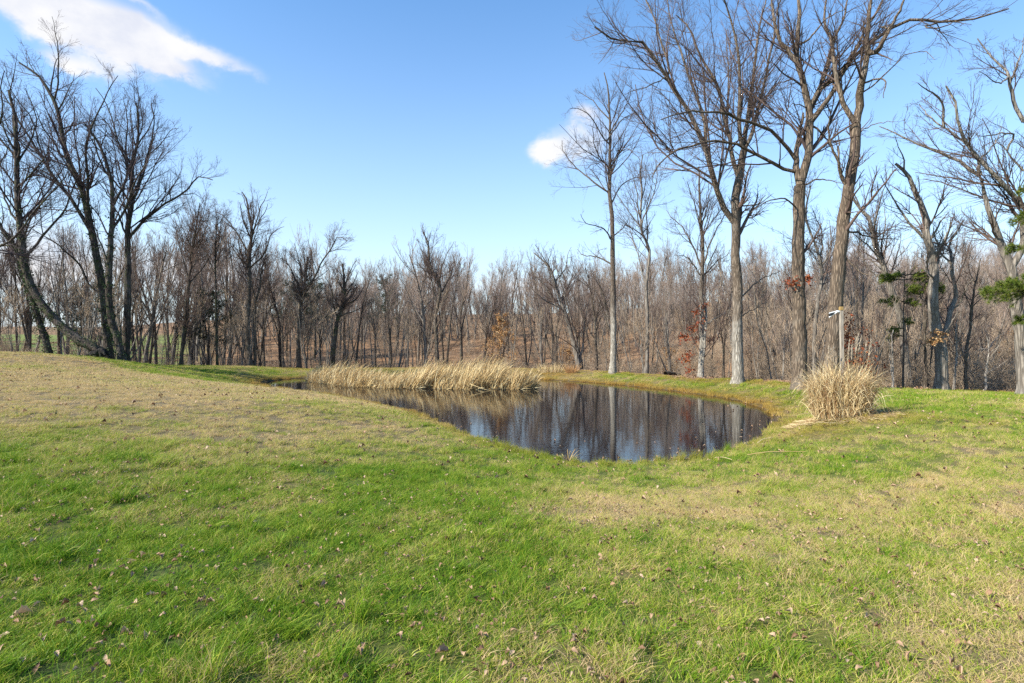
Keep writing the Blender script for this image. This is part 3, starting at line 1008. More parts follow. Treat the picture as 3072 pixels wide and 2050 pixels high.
traced_tree('birch_tree', 'white forked sapling pair below the dark topped pine', 24.6,
            wG([(915, 1240), (912, 1100), (905, 900), (915, 820)]), [(wG([(885, 1200), (892, 1050), (895, 940), (870, 880)]), .03, .3), (wG([(905, 900), (870, 860), (850, 830)]), .02, .2)],
            .045, .02, M_PALE, M_TW, 115, dens=1.2, budget=600, auto=3)
traced_tree('maple_tree', 'slim bare tree showing between the two thick bank trunks', 29,
            wG([(350, 1180), (345, 900), (370, 600), (400, 450), (380, 280), (310, 100), (280, 0)]) + wF([(490, 1380), (520, 1250)]),
            [(wG([(385, 290), (400, 120), (350, 0), (330, -60)]), .06, 1)], .11, .03, M_GREY, M_TW, 116, dens=1.3, budget=2500, auto=7)

# multi-stem clump in the middle of the far bank
traced_tree('maple_tree', 'cluster of slanting grey stems fanning from one base at the far bank middle', 43,
            wC([(1245, 1305), (1215, 1150), (1180, 1000), (1100, 750), (1040, 560), (1000, 450), (930, 370), (860, 310)]),
            [(wC([(1262, 1305), (1280, 1100), (1295, 900), (1330, 720), (1345, 640)]), .12, 1), (wC([(1250, 1290), (1225, 1050), (1170, 850), (1120, 650), (1060, 480), (1040, 340)]), .10, -1),
             (wC([(1040, 560), (1130, 440), (1150, 330), (1180, 260)]), .06, 1), (wC([(1000, 450), (960, 380), (870, 240)]), .05, -1), (wC([(1100, 740), (1170, 560), (1230, 420)]), .06, 1.5)],
            .2, .04, M_GREY, M_TW, 117, dens=1.1, budget=3500, auto=6)
traced_tree('maple_tree', 'dark wavy forked tree behind the left half of the reeds', 46,
            wB([(1860, 1250), (1852, 1080), (1848, 900), (1885, 720), (1860, 620), (1800, 500), (1790, 350), (1750, 260)]),
            [(wB([(1880, 740), (1960, 600), (2000, 480)]), .09, 1), (wB([(1800, 340), (1815, 240)]), .05, 0), (wB([(1885, 720), (1930, 780), (1960, 640)]), .05, -1)],
            .17, .05, M_MID, M_TW, 118, dens=1.3, budget=3000, auto=7)
traced_tree('maple_tree', 'bushy crowned tree with crooked dark trunk behind the reed bed left end', 45,
            wB([(1040, 1260), (1055, 1120), (1075, 950), (1110, 850), (1135, 780), (1130, 650), (1120, 500)]),
            [(wB([(1075, 940), (1045, 820), (1040, 720), (980, 600)]), .08, -1), (wB([(1135, 780), (1190, 680), (1240, 560)]), .07, 1)],
            .19, .06, M_DARK, M_TW, 119, dens=1.6, budget=4500, auto=12, auto_ang=32)
traced_tree('maple_tree', 'broad fan crowned tree with reddish twigs left of the reed bed', 44.5,
            wB([(775, 1310), (772, 1100), (785, 900), (800, 760), (830, 600), (840, 450)]),
            [(wB([(800, 760), (880, 640), (960, 480), (1030, 380), (1080, 290), (1150, 320)]), .10, -1), (wB([(800, 780), (740, 600), (670, 480), (600, 450)]), .08, 1),
             (wB([(780, 1180), (840, 1060), (900, 900), (960, 830)]), .05, -1), (wB([(810, 700), (790, 560), (760, 420), (740, 340)]), .07, 1)],
            .2, .05, M_MID, M_TW, 120, dens=1.6, budget=5000, auto=12)
traced_tree('maple_tree', 'tall tree with crooked open top standing above its neighbours on the left far bank', 43.5,
            wB([(395, 1315), (380, 1150), (375, 1000), (382, 800), (385, 600), (382, 420), (410, 260), (395, 180), (365, 0), (330, -60)]),
            [(wB([(382, 430), (330, 330), (260, 220), (190, 130), (120, 90)]), .08, 1), (wB([(410, 260), (460, 170), (510, 90), (530, 30)]), .06, -1),
             (wB([(395, 540), (500, 430), (550, 290), (600, 240), (660, 210)]), .07, -1.5), (wB([(380, 560), (300, 440), (220, 330), (180, 290)]), .06, 1)],
            .22, .04, M_MID, M_TW, 121, dens=1.2, budget=4500, auto=8, auto_from=.4)
traced_tree('maple_tree', 'straight companion trunk right beside the tall open topped tree', 43.8,
            wB([(430, 1315), (432, 1100), (430, 850), (470, 680), (480, 560), (520, 430)]), [], .13, .03, M_MID, M_TW, 122, dens=1.4, budget=2500, auto=8)
traced_tree('maple_tree', 'twin stemmed slim tree with tall vase crown on the left far bank', 41,
            wA([(850, 1490), (862, 1350), (880, 1150), (900, 1000), (915, 880), (930, 780), (940, 720)]),
            [(wA([(870, 1490), (878, 1300), (890, 1100), (850, 950), (830, 850)]), .09, 1), (wA([(905, 950), (960, 860), (985, 760)]), .06, -1)],
            .13, .03, M_DARK, M_TW, 123, dens=1.7, budget=4500, auto=14, auto_ang=24)
traced_tree('maple_tree', 'slim straight tree with domed crown beside a dark cedar', 42,
            wA([(1022, 1490), (1018, 1350), (1015, 1150), (1012, 950), (1020, 830), (1030, 780)]), [], .10, .02, M_DARK, M_TW, 124, dens=1.7, budget=4000, auto=14, auto_from=.55, auto_ang=28)

# --- left group ------------------------------------------------------------------
leaner, leaner_limbs = traced_tree(
    'leaning_tree', 'dark ivy clad tree leaning far left from a curled black root base', 30.2,
    wA([(450, 1432), (478, 1412), (455, 1395), (400, 1385), (300, 1310), (200, 1200), (150, 1120), (115, 1000), (95, 850), (82, 680), (76, 500), (72, 320), (40, 190)]),
    [(wA([(82, 680), (130, 600), (200, 520), (230, 450)]), .07, -1), (wA([(78, 520), (140, 430), (170, 330), (120, 180)]), .06, 1),
     (wA([(95, 850), (40, 740), (0, 640), (-60, 560)]), .07, 1), (wA([(76, 480), (30, 400), (0, 320), (-60, 220)]), .06, -1), (wA([(130, 1080), (80, 960), (30, 880), (-30, 830)]), .06, -1)],
    .24, .05, M_DARK, M_TWD, 130, dens=0.98, budget=4500, up=.05, auto=5, group='dark bare trees on the left', flare=0)
traced_tree('leaning_tree', 'dark trunk leaning left behind the curled root base, left of its neighbours', 31,
            wA([(232, 1432), (210, 1350), (180, 1270), (140, 1120), (100, 1000), (70, 930), (20, 860), (-30, 760)]),
            [(wA([(100, 1000), (130, 830), (200, 720), (290, 620), (330, 540)]), .07, -1), (wA([(60, 900), (0, 920), (-80, 900)]), .06, 1), (wA([(70, 930), (90, 780), (60, 640)]), .06, 1)],
            .17, .06, M_DARK, M_TWD, 131, dens=0.98, budget=3500, auto=5, group='dark bare trees on the left')
traced_tree('maple_tree', 'largest dark trunk on the left sweeping up and leftwards', 32,
            wA([(512, 1460), (505, 1330), (490, 1180), (470, 1050), (430, 850), (385, 650), (325, 530), (292, 400), (270, 280), (190, 130), (90, 60)]),
            [(wA([(430, 860), (350, 720), (250, 600), (180, 480), (90, 330), (0, 180)]), .12, 1), (wA([(485, 1170), (420, 1100), (370, 1010), (300, 940), (200, 870), (130, 830)]), .08, -1.5),
             (wA([(385, 660), (440, 560), (430, 470), (350, 430)]), .05, -1), (wA([(292, 410), (350, 330), (330, 220), (300, 200)]), .05, 1), (wA([(250, 600), (170, 560), (60, 560)]), .05, 1),
             (wA([(180, 480), (150, 330), (60, 200), (20, 60)]), .05, -1)],
            .24, .04, M_DARK, M_TWD, 132, dens=1.02, budget=6500, auto=6, up=.06, group='dark bare trees on the left')
traced_tree('maple_tree', 'black curving trunk base next to the sweeping one, slim upright top', 31.5,
            wA([(575, 1462), (560, 1390), (540, 1320), (515, 1230), (512, 1080), (522, 900), (530, 720), (520, 600), (470, 450), (400, 350)]),
            [(wA([(528, 730), (580, 640), (600, 560), (560, 450), (510, 280), (450, 180)]), .08, 1), (wA([(470, 450), (500, 380), (490, 300)]), .04, -1), (wA([(515, 1000), (470, 900), (440, 800), (420, 690)]), .05, 1)],
            .20, .04, M_DARK, M_TWD, 133, dens=1.02, budget=4500, auto=5, group='dark bare trees on the left')
traced_tree('maple_tree', 'broad crowned dark tree with one long limb reaching right, rightmost of the dark group', 33.5,
            wA([(592, 1462), (597, 1350), (600, 1200), (602, 1000), (600, 860), (618, 720), (620, 560), (650, 400), (642, 250)]),
            [(wA([(612, 900), (700, 780), (780, 720), (860, 680), (930, 600), (1000, 612)]), .10, -1), (wA([(618, 760), (650, 650), (700, 480), (725, 350), (710, 240)]), .09, 1),
             (wA([(600, 880), (560, 780), (530, 720), (480, 640), (440, 600)]), .07, -1), (wA([(620, 600), (590, 500), (600, 350), (580, 220)]), .07, 1),
             (wA([(700, 480), (760, 440), (800, 380), (840, 370)]), .04, -1), (wA([(860, 680), (920, 680), (960, 710)]), .03, 1), (wA([(700, 780), (760, 680), (800, 640)]), .04, 1)],
            .22, .03, M_DARK, M_TWD, 134, dens=1.15, budget=6500, auto=10, up=.09, group='dark bare trees on the left')
traced_tree('maple_tree', 'dark tree at the photo left edge with boughs reaching in', 27,
            [(-140, 1060), (-130, 900), (-110, 760), (-100, 560), (-80, 420)],
            [(wA([(-170, 980), (0, 920), (80, 870), (140, 790), (200, 720), (290, 620)]), .08, -1), (wA([(-150, 760), (-60, 640), (20, 500), (60, 400)]), .06, 1), (wA([(-140, 600), (-40, 420), (10, 300), (0, 180), (20, 100)]), .07, -1),
             (wA([(-160, 1080), (-40, 1100), (30, 1040), (60, 1000)]), .04, 1)],
            .2, .06, M_DARK, M_TWD, 135, dens=1.07, budget=5000, auto=6, group='dark bare trees on the left')


# ------------------------------------------------------------------ woodland copies
def proto_tree(seed, H, r0, nl, ang, dens, budget, bend=.05, clear=.35, up=.12, rmin=.0062, autor=.6):
    rng = np.random.default_rng(seed)
    pts = [(0, 0, 0)]
    d = np.array([0, 0, 1.0])
    for k in range(8):
        d = norm(d + rng.normal(0, bend, 3) * np.array([1, 1, .3]))
        pts.append(tuple(np.array(pts[-1]) + d * H * .8 / 8))
    K = 14
    tr = resample(pts, K)
    tr[:, 0] += np.linspace(0, 1, K) ** 1.5 * rng.normal(0, H * .07)
    rr = np.linspace(r0, r0 * .2, K)
    stems, radii = [tr], [rr]
    for q in range(seed % 3):
        k0 = rng.integers(0, 4)
        t2 = tr + (np.linspace(0, 1, K) ** .8)[:, None] * np.array([rng.normal(0, H * .16), rng.normal(0, H * .16), -H * rng.uniform(.05, .2)])
        t2[0] = tr[0] + np.array([rng.normal(0, .08), rng.normal(0, .08), 0])
        stems.append(t2)
        radii.append(rr * rng.uniform(.55, .85))
    P, Rr = spawn(np.stack(stems), np.stack(radii), rng, max(4, nl // len(stems) + 1), clear, ang, autor, 9, .6, up, .1, lmin=.8, t1=.99, taper=.2)
    g = Geo()
    for a_, b_2 in zip(stems, radii):
        v, f = limb_mesh(a_, b_2, None, 7, .2, .04, rng)
        g.add(v, f)
    v, f = tubes(P, Rr, 4)
    g.add(v, f)
    cg = crown_geo(np.concatenate([P, resample([tuple(p) for p in tr[K // 2:]], 9)[None]]), np.concatenate([Rr, np.linspace(rr[K // 2], rr[-1], 9)[None]]), rng, dens, up, rmin, 1.0, 26, .1, budget, .46, a2=25, wob=.075)
    return g, cg


FALL = .84
PROTOS = []
for k, (H, r0, nl, ang, dens, bud, clear) in enumerate([(13, .14, 9, 28, .8, 1700, .38), (14, .16, 8, 34, .8, 1700, .34), (12, .12, 10, 30, .9, 1600, .45), (15, .15, 8, 26, .75, 1500, .5),
                                                        (11, .10, 9, 36, .9, 1300, .3), (13, .11, 6, 24, .8, 1100, .55), (12, .17, 10, 40, .8, 1700, .3)]):
    g, cg = proto_tree(300 + k, H, r0, nl, ang, dens, bud, clear=clear)
    PROTOS.append((H, g, cg))
SAPL = []
for k, (H, r0, nl, ang, dens, bud, clear) in enumerate([(7, .045, 5, 30, .7, 160, .35), (8, .05, 5, 26, .7, 160, .45), (6, .035, 5, 36, .8, 140, .25), (5, .03, 5, 40, .8, 120, .2)]):
    g, cg = proto_tree(340 + k, H, r0, nl, ang, dens, bud, clear=clear, bend=.08, rmin=.007)
    SAPL.append((H, g, cg))


def mesh_set(protos, tm, cm, nm):
    return [(H, g.mesh('trunk', tm, True), cg.mesh('crown', cm)) for H, g, cg in protos]


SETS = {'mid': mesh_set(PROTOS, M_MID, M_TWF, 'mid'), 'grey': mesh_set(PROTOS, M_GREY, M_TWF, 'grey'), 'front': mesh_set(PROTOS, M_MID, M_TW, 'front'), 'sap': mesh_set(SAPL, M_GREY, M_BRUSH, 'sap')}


def place_tree(name, key, vi, x, y, H, label, group, seed):
    H0, tm, cm = SETS[key][vi]
    z = zg1(x, y) - .1
    root = bpy.data.objects.new(name, None)
    col.objects.link(root)
    root.location = (x, y, z)
    s = H / H0
    rr = random.Random(seed)
    root.rotation_euler = (rr.gauss(0, .065), rr.gauss(0, .065), rr.uniform(0, 6.28))
    root.scale = (s * .95, s * .95, s)
    tag(root, label, 'tree', group)
    obj('trunk', tm, root)
    obj('crown', cm, root)
    return root


# skyline height of the middle woods, as slope seen from the lawn, by bearing
sky_pts = [(-200, 470), (0, 520), (300, 500), (430, 465), (520, 495), (600, 520), (680, 545), (780, 575), (880, 610), (960, 570), (1040, 545), (1120, 575), (1200, 590), (1280, 565), (1360, 600), (1480, 610), (1600, 585), (1700, 590),
           (1850, 560), (2000, 540), (2150, 520), (2350, 520), (2600, 500)]
sk_u = np.array([ray(*D2(a, 0))[0] for a, _ in sky_pts])
sk_v = np.array([ray(*D2(0, b_ - (4 if a > 450 else 22)))[1] for a, b_ in sky_pts])
pr = random.Random(99)
ORD = ['first', 'second', 'third', 'fourth', 'fifth', 'sixth', 'seventh', 'eighth', 'ninth', 'tenth', 'eleventh', 'twelfth', 'thirteenth', 'fourteenth', 'fifteenth', 'sixteenth', 'seventeenth', 'eighteenth', 'nineteenth', 'twentieth', 'twenty-first', 'twenty-second', 'twenty-third', 'twenty-fourth']
# landmarks in the order they stand across the view (preview x), used to say which woodland tree is meant
MARKS = [(-500, 'the photo left edge'), (160, 'the sweeping dark trunk'), (243, 'the broad dark tree'), (300, 'the long right reaching limb'), (420, 'the vase crowned tree'), (500, 'the dark cedar'),
         (575, 'the tall open topped tree'), (685, 'the fan crowned tree'), (765, 'the bushy crooked tree'), (860, 'the reed bed dip'), (1000, 'the dark wavy tree'), (1155, 'the copper leaved beech'),
         (1250, 'the reed bed end'), (1330, 'the slanting stem cluster'), (1408, 'the tall slender ash'), (1485, 'the twin stemmed tree'), (1608, 'the peeling trunk'), (1692, 'the pale based oak'),
         (1760, 'the gap after the pale based oak'), (1835, 'the thick grey oak'), (1932, 'the wooden post'), (2000, 'the grass clump'), (2072, 'the small sparse pine'), (2160, 'the stout smooth trunk'), (2250, 'the thin white birch')]
mk_u = [ray(*D2(m[0], 0))[0] for m in MARKS]


def name_by_marks(items, first, grp):
    """items: roots with their bearing; label them by counting rightwards from the nearest landmark"""
    by = {}
    for root, u_ in items:
        k = max(i_ for i_ in range(len(MARKS)) if mk_u[i_] <= u_ or i_ == 0)
        by.setdefault(k, []).append((u_, root))
    for k, lst in by.items():
        lst.sort(key=lambda q_: q_[0])
        for n_i, (u_, root) in enumerate(lst):
            root['label'] = '%s %s right of %s' % (ORD[min(n_i, 23)], first, MARKS[k][1])
            root['group'] = grp


placed = []


def far_enough(x, y, m):
    return all((x - a) ** 2 + (y - b_) ** 2 > m * m for a, b_ in placed)


front_set, deep_set, sap_set = [], [], []
cnt = 0
tries = 0
while cnt < 205 and tries < 4000:
    tries += 1
    u_ = pr.uniform(-1.05, 1.05)
    cy_, _ = crest(u_)
    front = pr.random() < .45
    t_ = pr.uniform(3.0, 14) if front else pr.uniform(14, 52)
    y_ = float(cy_) + t_
    x_ = u_ * y_
    if not far_enough(x_, y_, 1.5):
        continue
    if u_ < -.3 and t_ > 16 and pr.random() < (.8 if u_ < -.62 else .35):
        continue
    placed.append((x_, y_))
    z_ = zg1(x_, y_)
    vs = float(np.interp(u_, sk_u, sk_v))
    Ht = CAMZ + vs * y_ - z_
    Ht *= pr.uniform(.72, 1.22) if u_ < .35 else pr.uniform(.5, .9)
    near = t_ < 14
    if u_ > .35 and near:
        Ht *= pr.uniform(1.0, 1.6)
    Ht = min(max(Ht, 5.5), 19)
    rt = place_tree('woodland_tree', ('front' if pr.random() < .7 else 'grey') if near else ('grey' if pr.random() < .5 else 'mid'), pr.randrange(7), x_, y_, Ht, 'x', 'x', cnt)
    (front_set if near else deep_set).append((rt, u_))
    cnt += 1

cnt = 0
tries = 0
while cnt < 130 and tries < 3000:
    tries += 1
    u_ = pr.uniform(-.98, 1.0) if pr.random() < .6 else pr.uniform(-.75, -.3)
    cy_, _ = crest(u_)
    t_ = pr.uniform(.6, 8)
    y_ = float(cy_) + t_
    x_ = u_ * y_
    if not far_enough(x_, y_, .7):
        continue
    placed.append((x_, y_))
    rt = place_tree('sapling', 'sap', pr.randrange(4), x_, y_, pr.uniform(3.0, 8.5), 'x', 'x', cnt + 500)
    sap_set.append((rt, u_))
    cnt += 1
name_by_marks(front_set, 'slender bare tree at wood edge', 'slender bare trees standing at the wood edge')
name_by_marks(deep_set, 'bare tree deeper in the woods', 'bare trees standing deeper in the woods')
name_by_marks(sap_set, 'thin pale sapling at wood edge', 'thin pale saplings at the wood edge')


# ------------------------------------------------------------------ instanced stuff
def library(name, meshes):
    c_ = bpy.data.collections.new(name)
    for k, me_ in enumerate(meshes):
        o = bpy.data.objects.new('%s_source_%02d' % (name, k), me_)
        c_.objects.link(o)
    return c_


def scatter(name, pts, rot, scl, idx, coll, attrs=None):
    """one object that repeats the library meshes on its points"""
    me_ = bpy.data.meshes.new(name)
    me_.vertices.add(len(pts))
    me_.vertices.foreach_set('co', np.asarray(pts, np.float32).ravel())
    a = me_.attributes.new('rot', 'FLOAT_VECTOR', 'POINT')
    a.data.foreach_set('vector', np.asarray(rot, np.float32).ravel())
    a = me_.attributes.new('scl', 'FLOAT_VECTOR', 'POINT')
    a.data.foreach_set('vector', np.asarray(scl, np.float32).ravel())
    a = me_.attributes.new('idx', 'INT', 'POINT')
    a.data.foreach_set('value', np.asarray(idx, np.int32))
    for k, v in (attrs or {}).items():
        a = me_.attributes.new(k, 'FLOAT', 'POINT')
        a.data.foreach_set('value', np.asarray(v, np.float32))
    o = obj(name, me_)
    ng = bpy.data.node_groups.new(name, 'GeometryNodeTree')
    ng.interface.new_socket('Geometry', in_out='INPUT', socket_type='NodeSocketGeometry')
    ng.interface.new_socket('Geometry', in_out='OUTPUT', socket_type='NodeSocketGeometry')
    n, l = ng.nodes, ng.links
    gi, go = n.new('NodeGroupInput'), n.new('NodeGroupOutput')
    m2p = n.new('GeometryNodeMeshToPoints')
    iop = n.new('GeometryNodeInstanceOnPoints')
    ci = n.new('GeometryNodeCollectionInfo')
    ci.inputs[0].default_value = coll
    ci.inputs['Separate Children'].default_value = True
    ci.inputs['Reset Children'].default_value = True
    iop.inputs['Pick Instance'].default_value = True

    def na_(nm, ty):
        q = n.new('GeometryNodeInputNamedAttribute')
        q.data_type = ty
        q.inputs[0].default_value = nm
        return q.outputs[0]
    l.new(gi.outputs[0], m2p.inputs[0])
    l.new(m2p.outputs[0], iop.inputs['Points'])
    l.new(ci.outputs[0], iop.inputs['Instance'])
    l.new(na_('idx', 'INT'), iop.inputs['Instance Index'])
    l.new(na_('rot', 'FLOAT_VECTOR'), iop.inputs['Rotation'])
    l.new(na_('scl', 'FLOAT_VECTOR'), iop.inputs['Scale'])
    l.new(iop.outputs[0], go.inputs[0])
    md = o.modifiers.new('scatter', 'NODES')
    md.node_group = ng
    return o


# distant wood on the far slope: reads as one mass
def merged(g, cg, tm, cm):
    q = Geo()
    q.v, q.l, q.s, q.n = list(g.v), list(g.l), list(g.s), g.n
    for v_, l_, s_ in zip(cg.v, cg.l, cg.s):
        q.v.append(v_)
    q.l += [l_ + g.n for l_ in cg.l]
    q.s += list(cg.s)
    me_ = mk_mesh('far_tree', np.concatenate(q.v), np.concatenate(q.l), np.concatenate(q.s), tm)
    me_.materials.append(cm)
    ntr = sum(len(s_) for s_ in g.s)
    mi = np.zeros(len(me_.polygons), np.int32)
    mi[ntr:] = 1
    me_.polygons.foreach_set('material_index', mi)
    return me_


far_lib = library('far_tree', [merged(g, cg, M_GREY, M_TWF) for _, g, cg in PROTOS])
N = 1800
u_ = RNG.uniform(-1.1, 1.15, N)
cy_, _ = crest(u_)
t_ = 40 + 95 * RNG.uniform(0, 1, N) ** 1.3
keep = (u_ > -.5) | ((t_ > 95) & (RNG.random(N) < .6))
u_, cy_, t_ = u_[keep], cy_[keep], t_[keep]
Yf = cy_ + t_
Xf = u_ * Yf
s_ = np.where(RNG.random(len(Xf)) < .5, RNG.uniform(.28, .6, len(Xf)), RNG.uniform(.6, 1.0, len(Xf)))
o = scatter('distant_woods', np.c_[Xf, Yf, zg(Xf, Yf) - .2], np.c_[np.zeros(len(Xf)), np.zeros(len(Xf)), RNG.uniform(0, 6.28, len(Xf))], np.c_[s_, s_, s_], RNG.integers(0, 7, len(Xf)), far_lib)
tag(o, 'hazy brown mass of bare trees on the far hillside', 'woods', kind='stuff')

# undergrowth: leafless brush on the woodland floor
brush_meshes = []
for k in range(5):
    rng = np.random.default_rng(400 + k)
    n0 = 9
    P = np.zeros((n0, 6, 3))
    a = rng.uniform(0, 6.28, n0)
    P[:, 0] = np.c_[np.cos(a), np.sin(a), np.zeros(n0)] * rng.uniform(.05, .7, (n0, 1))
    d = norm(np.c_[np.cos(a) * .35, np.sin(a) * .35, np.ones(n0)])
    ln = rng.uniform(1.2, 2.6, n0)
    for q in range(1, 6):
        d = norm(d + rng.normal(0, .16, (n0, 3)))
        P[:, q] = P[:, q - 1] + d * (ln / 5)[:, None]
    rr = np.linspace(.016, .007, 6)[None].repeat(n0, 0)
    g = Geo()
    v, f = tubes(P, rr, 3)
    g.add(v, f)
    P1, R1 = spawn(P, rr, rng, 7, .15, 45, .5, 4, .8, .1, .2, rmin=.007)
    v, f = tubes(P1, R1, 3)
    g.add(v, f)
    P2, R2 = spawn(P1, R1, rng, 4, .15, 45, .6, 3, .8, .05, .2, rmin=.006)
    v, f = tubes(P2, R2, 3)
    g.add(v, f)
    brush_meshes.append(g.mesh('brush', M_BRUSH))
brush_lib = library('brush', brush_meshes)
N = 2200
u_ = RNG.uniform(-1.1, 1.15, N)
cy_, _ = crest(u_)
t_ = RNG.uniform(0, 1, N) ** 1.3 * 85 + 1.6
Yf = cy_ + t_
Xf = u_ * Yf
fm = (u_ < -.5) & (t_ > 14) & (RNG.random(N) < .85)
fm |= (u_ < .1) & (RNG.random(N) < .45)
fm |= hnoise(Xf, Yf, 95, .35) + RNG.normal(0, .25, N) > .55
Xf, Yf, t_, u_ = Xf[~fm], Yf[~fm], t_[~fm], u_[~fm]
s_ = RNG.uniform(.4, .95, len(Xf)) * (1 + .6 * smooth((u_ - .3) / .4)) * (1 + t_ / 90)
s_ = np.where(t_ < 5, s_ * .55, s_)
o = scatter('undergrowth', np.c_[Xf, Yf, zg(Xf, Yf) - .03], np.c_[np.zeros(len(Xf)), np.zeros(len(Xf)), RNG.uniform(0, 6.28, len(Xf))], np.c_[s_, s_, s_ * RNG.uniform(.8, 1.3, len(Xf))], RNG.integers(0, 5, len(Xf)), brush_lib)
tag(o, 'tangle of leafless brown brush on the woodland floor', 'undergrowth', kind='stuff')

# leaf litter heaps on the wood floor
rng = np.random.default_rng(77)
g = Geo()
c0 = rng.uniform(-1, 1, (260, 3)) * np.array([.8, .8, .02]) + np.array([0, 0, .03])
v, f = leaf_cards(c0, .09, rng, 0)
g.add(v, f)
lib2 = library('litter', [g.mesh('litter', M_LEAFB)])
N = 1500
u_ = rng.uniform(-1.05, 1.1, N)
cy_, _ = crest(u_)
t_ = rng.uniform(1.4, 45, N)
Yf = cy_ + t_
Xf = u_ * Yf
s_ = rng.uniform(.7, 1.3, N)
o = scatter('leaf_litter', np.c_[Xf, Yf, zg(Xf, Yf)], np.c_[np.zeros(N), np.zeros(N), rng.uniform(0, 6.28, N)], np.c_[s_, s_, s_], np.zeros(N), lib2)
tag(o, 'brown fallen leaves covering the woodland floor', 'leaf litter', kind='stuff')

# ------------------------------------------------------------------ turf blades
m_grass, t, b = new_mat('grass_blade')
pos = t.add('ShaderNodeNewGeometry').outputs['Position']
dry = t.add('ShaderNodeAttribute', attribute_name='dry', attribute_type='INSTANCER').outputs['Fac']
rs = t.add('ShaderNodeAttribute', attribute_name='rust', attribute_type='INSTANCER').outputs['Fac']
tone = t.add('ShaderNodeAttribute', attribute_name='tone').outputs['Fac']
along = t.add('ShaderNodeAttribute', attribute_name='along').outputs['Fac']
dd = t.math('ADD', dry, t.math('MULTIPLY', t.math('SUBTRACT', tone, .52), 1.15), clamp=True)
dd = t.math('ADD', dd, t.math('MULTIPLY', t.math('SUBTRACT', t.noise(pos, 8, 5, .7), .5), 1.1), clamp=True)
c = turf_color(t, dd, rs, pos)
c = t.mix(t.math('MULTIPLY', along, .3), c, t.mix(.5, c, (.42, .46, .12)))
t.l.new(c, b.inputs['Base Color'])
b.inputs['Roughness'].default_value = .42
b.inputs['Specular IOR Level'].default_value = .12
tr = t.add('ShaderNodeBsdfTranslucent')
t.l.new(c, tr.inputs[0])
mx = t.add('ShaderNodeMixShader')
mx.inputs[0].default_value = .35
t.l.new(b.outputs[0], mx.inputs[1])
t.l.new(tr.outputs[0], mx.inputs[2])
t.l.new(mx.outputs[0], t.n['Material Output'].inputs[0])


def tuft(seed, nb, rad_, h, w, lean, K=4):
    rng = np.random.default_rng(seed)
    a = rng.uniform(0, 6.28, nb)
    r = rad_ * np.sqrt(rng.uniform(0, 1, nb))
    base = np.c_[np.cos(a) * r, np.sin(a) * r, np.full(nb, -.01)]
    hd = rng.uniform(0, 6.28, nb)
    d = norm(np.c_[np.cos(hd) * .45, np.sin(hd) * .45, np.ones(nb)] + np.array([lean, lean * .3, 0]))
    side = norm(np.cross(d, norm(rng.normal(size=(nb, 3)))))
    hh = h * rng.uniform(.45, 1.25, nb)
    P = [base]
    dd_ = d
    fall = norm(np.c_[np.cos(hd), np.sin(hd), -np.ones(nb) * .5] + np.array([lean * 1.5, 0, 0]))
    cur = rng.uniform(.1, .75, nb)[:, None]
    for k in range(1, K):
        P.append(P[-1] + dd_ * (hh / (K - 1))[:, None])
        dd_ = norm(dd_ + fall * cur)
    P = np.stack(P, 1)
    wd = (w * rng.uniform(.6, 1.2, nb))[:, None] * np.linspace(1, .12, K)[None]
    A = P + side[:, None] * wd[..., None] * .5
    B = P - side[:, None] * wd[..., None] * .5
    V = np.stack([A, B], 2).reshape(-1, 3)
    n_, k_ = np.meshgrid(np.arange(nb), np.arange(K - 1), indexing='ij')
    o0 = n_ * K * 2 + k_ * 2
    Fc = np.stack([o0, o0 + 1, o0 + 3, o0 + 2], -1).reshape(-1, 4)
    tn = np.repeat(rng.uniform(0, 1, nb) ** 1.1, K * 2)
    al = np.tile(np.repeat(np.linspace(0, 1, K), 2), nb)
    return mk_mesh('tuft', V, Fc, np.full(len(Fc), 4), m_grass, {'tone': tn, 'along': al})


near_lib = library('near_turf', [tuft(500 + k, 75, .10, .088, .0046, .45) for k in range(5)] + [tuft(510, 80, .05, .15, .0055, .2)])
far_turf = library('far_turf', [tuft(520 + k, 80, .17, .10, .011, .3, 3) for k in range(4)])


def turf_points(y0, y1, per, seed, um=1.12):
    rng = np.random.default_rng(seed)
    n = int((y1 ** 2 - y0 ** 2) * um * per)
    Y = np.sqrt(rng.uniform(y0 ** 2, y1 ** 2, n))
    X = rng.uniform(-um, um, n) * Y
    cy__, _ = crest(X / Y)
    ok = (Y < cy__ + .6)
    X, Y = X[ok], Y[ok]
    Z = zg(X, Y)
    gap = hnoise(X, Y, 81, 22.0) + .7 * hnoise(X, Y, 82, 9.0)
    ok = (Z > .012) & (rng.random(len(X)) < np.clip(.72 + .6 * gap, .38, 1))
    return X[ok], Y[ok], Z[ok], rng


def lay_turf(name, y0, y1, per, seed, lib, nvar, label, sc=1.0, tall=False):
    X, Y, Z, rng = turf_points(y0, y1, per, seed)
    n = len(X)
    dr, ru = dryness(X, Y), rust(X, Y)
    h = (1.0 + .3 * hnoise(X, Y, 61, 2.2) + .35 * hnoise(X, Y, 82, 9.0) + .4 * hnoise(X, Y, 81, 22.0) - .4 * dr) * rng.uniform(.55, 1.3, n) * sc
    edge = np.exp(-(dist_poly(pond_w, X, Y) / .35) ** 2)
    h = h * (1 + (1.0 + hnoise(X, Y, 63, 3.0)) * edge)
    s_ = rng.uniform(.85, 1.2, n)
    idx = rng.integers(0, nvar, n)
    if tall:
        idx = np.where((rng.random(n) < .035) & (dr < .6), nvar, idx)
    rot = np.c_[rng.normal(0, .06, n), rng.normal(0, .06, n), rng.normal(.5, .8, n)]
    o = scatter(name, np.c_[X, Y, Z], rot, np.c_[s_, s_, np.clip(h, .28, 2.2)], idx, lib, {'dry': dr, 'rust': ru})
    tag(o, label, 'grass', kind='stuff')


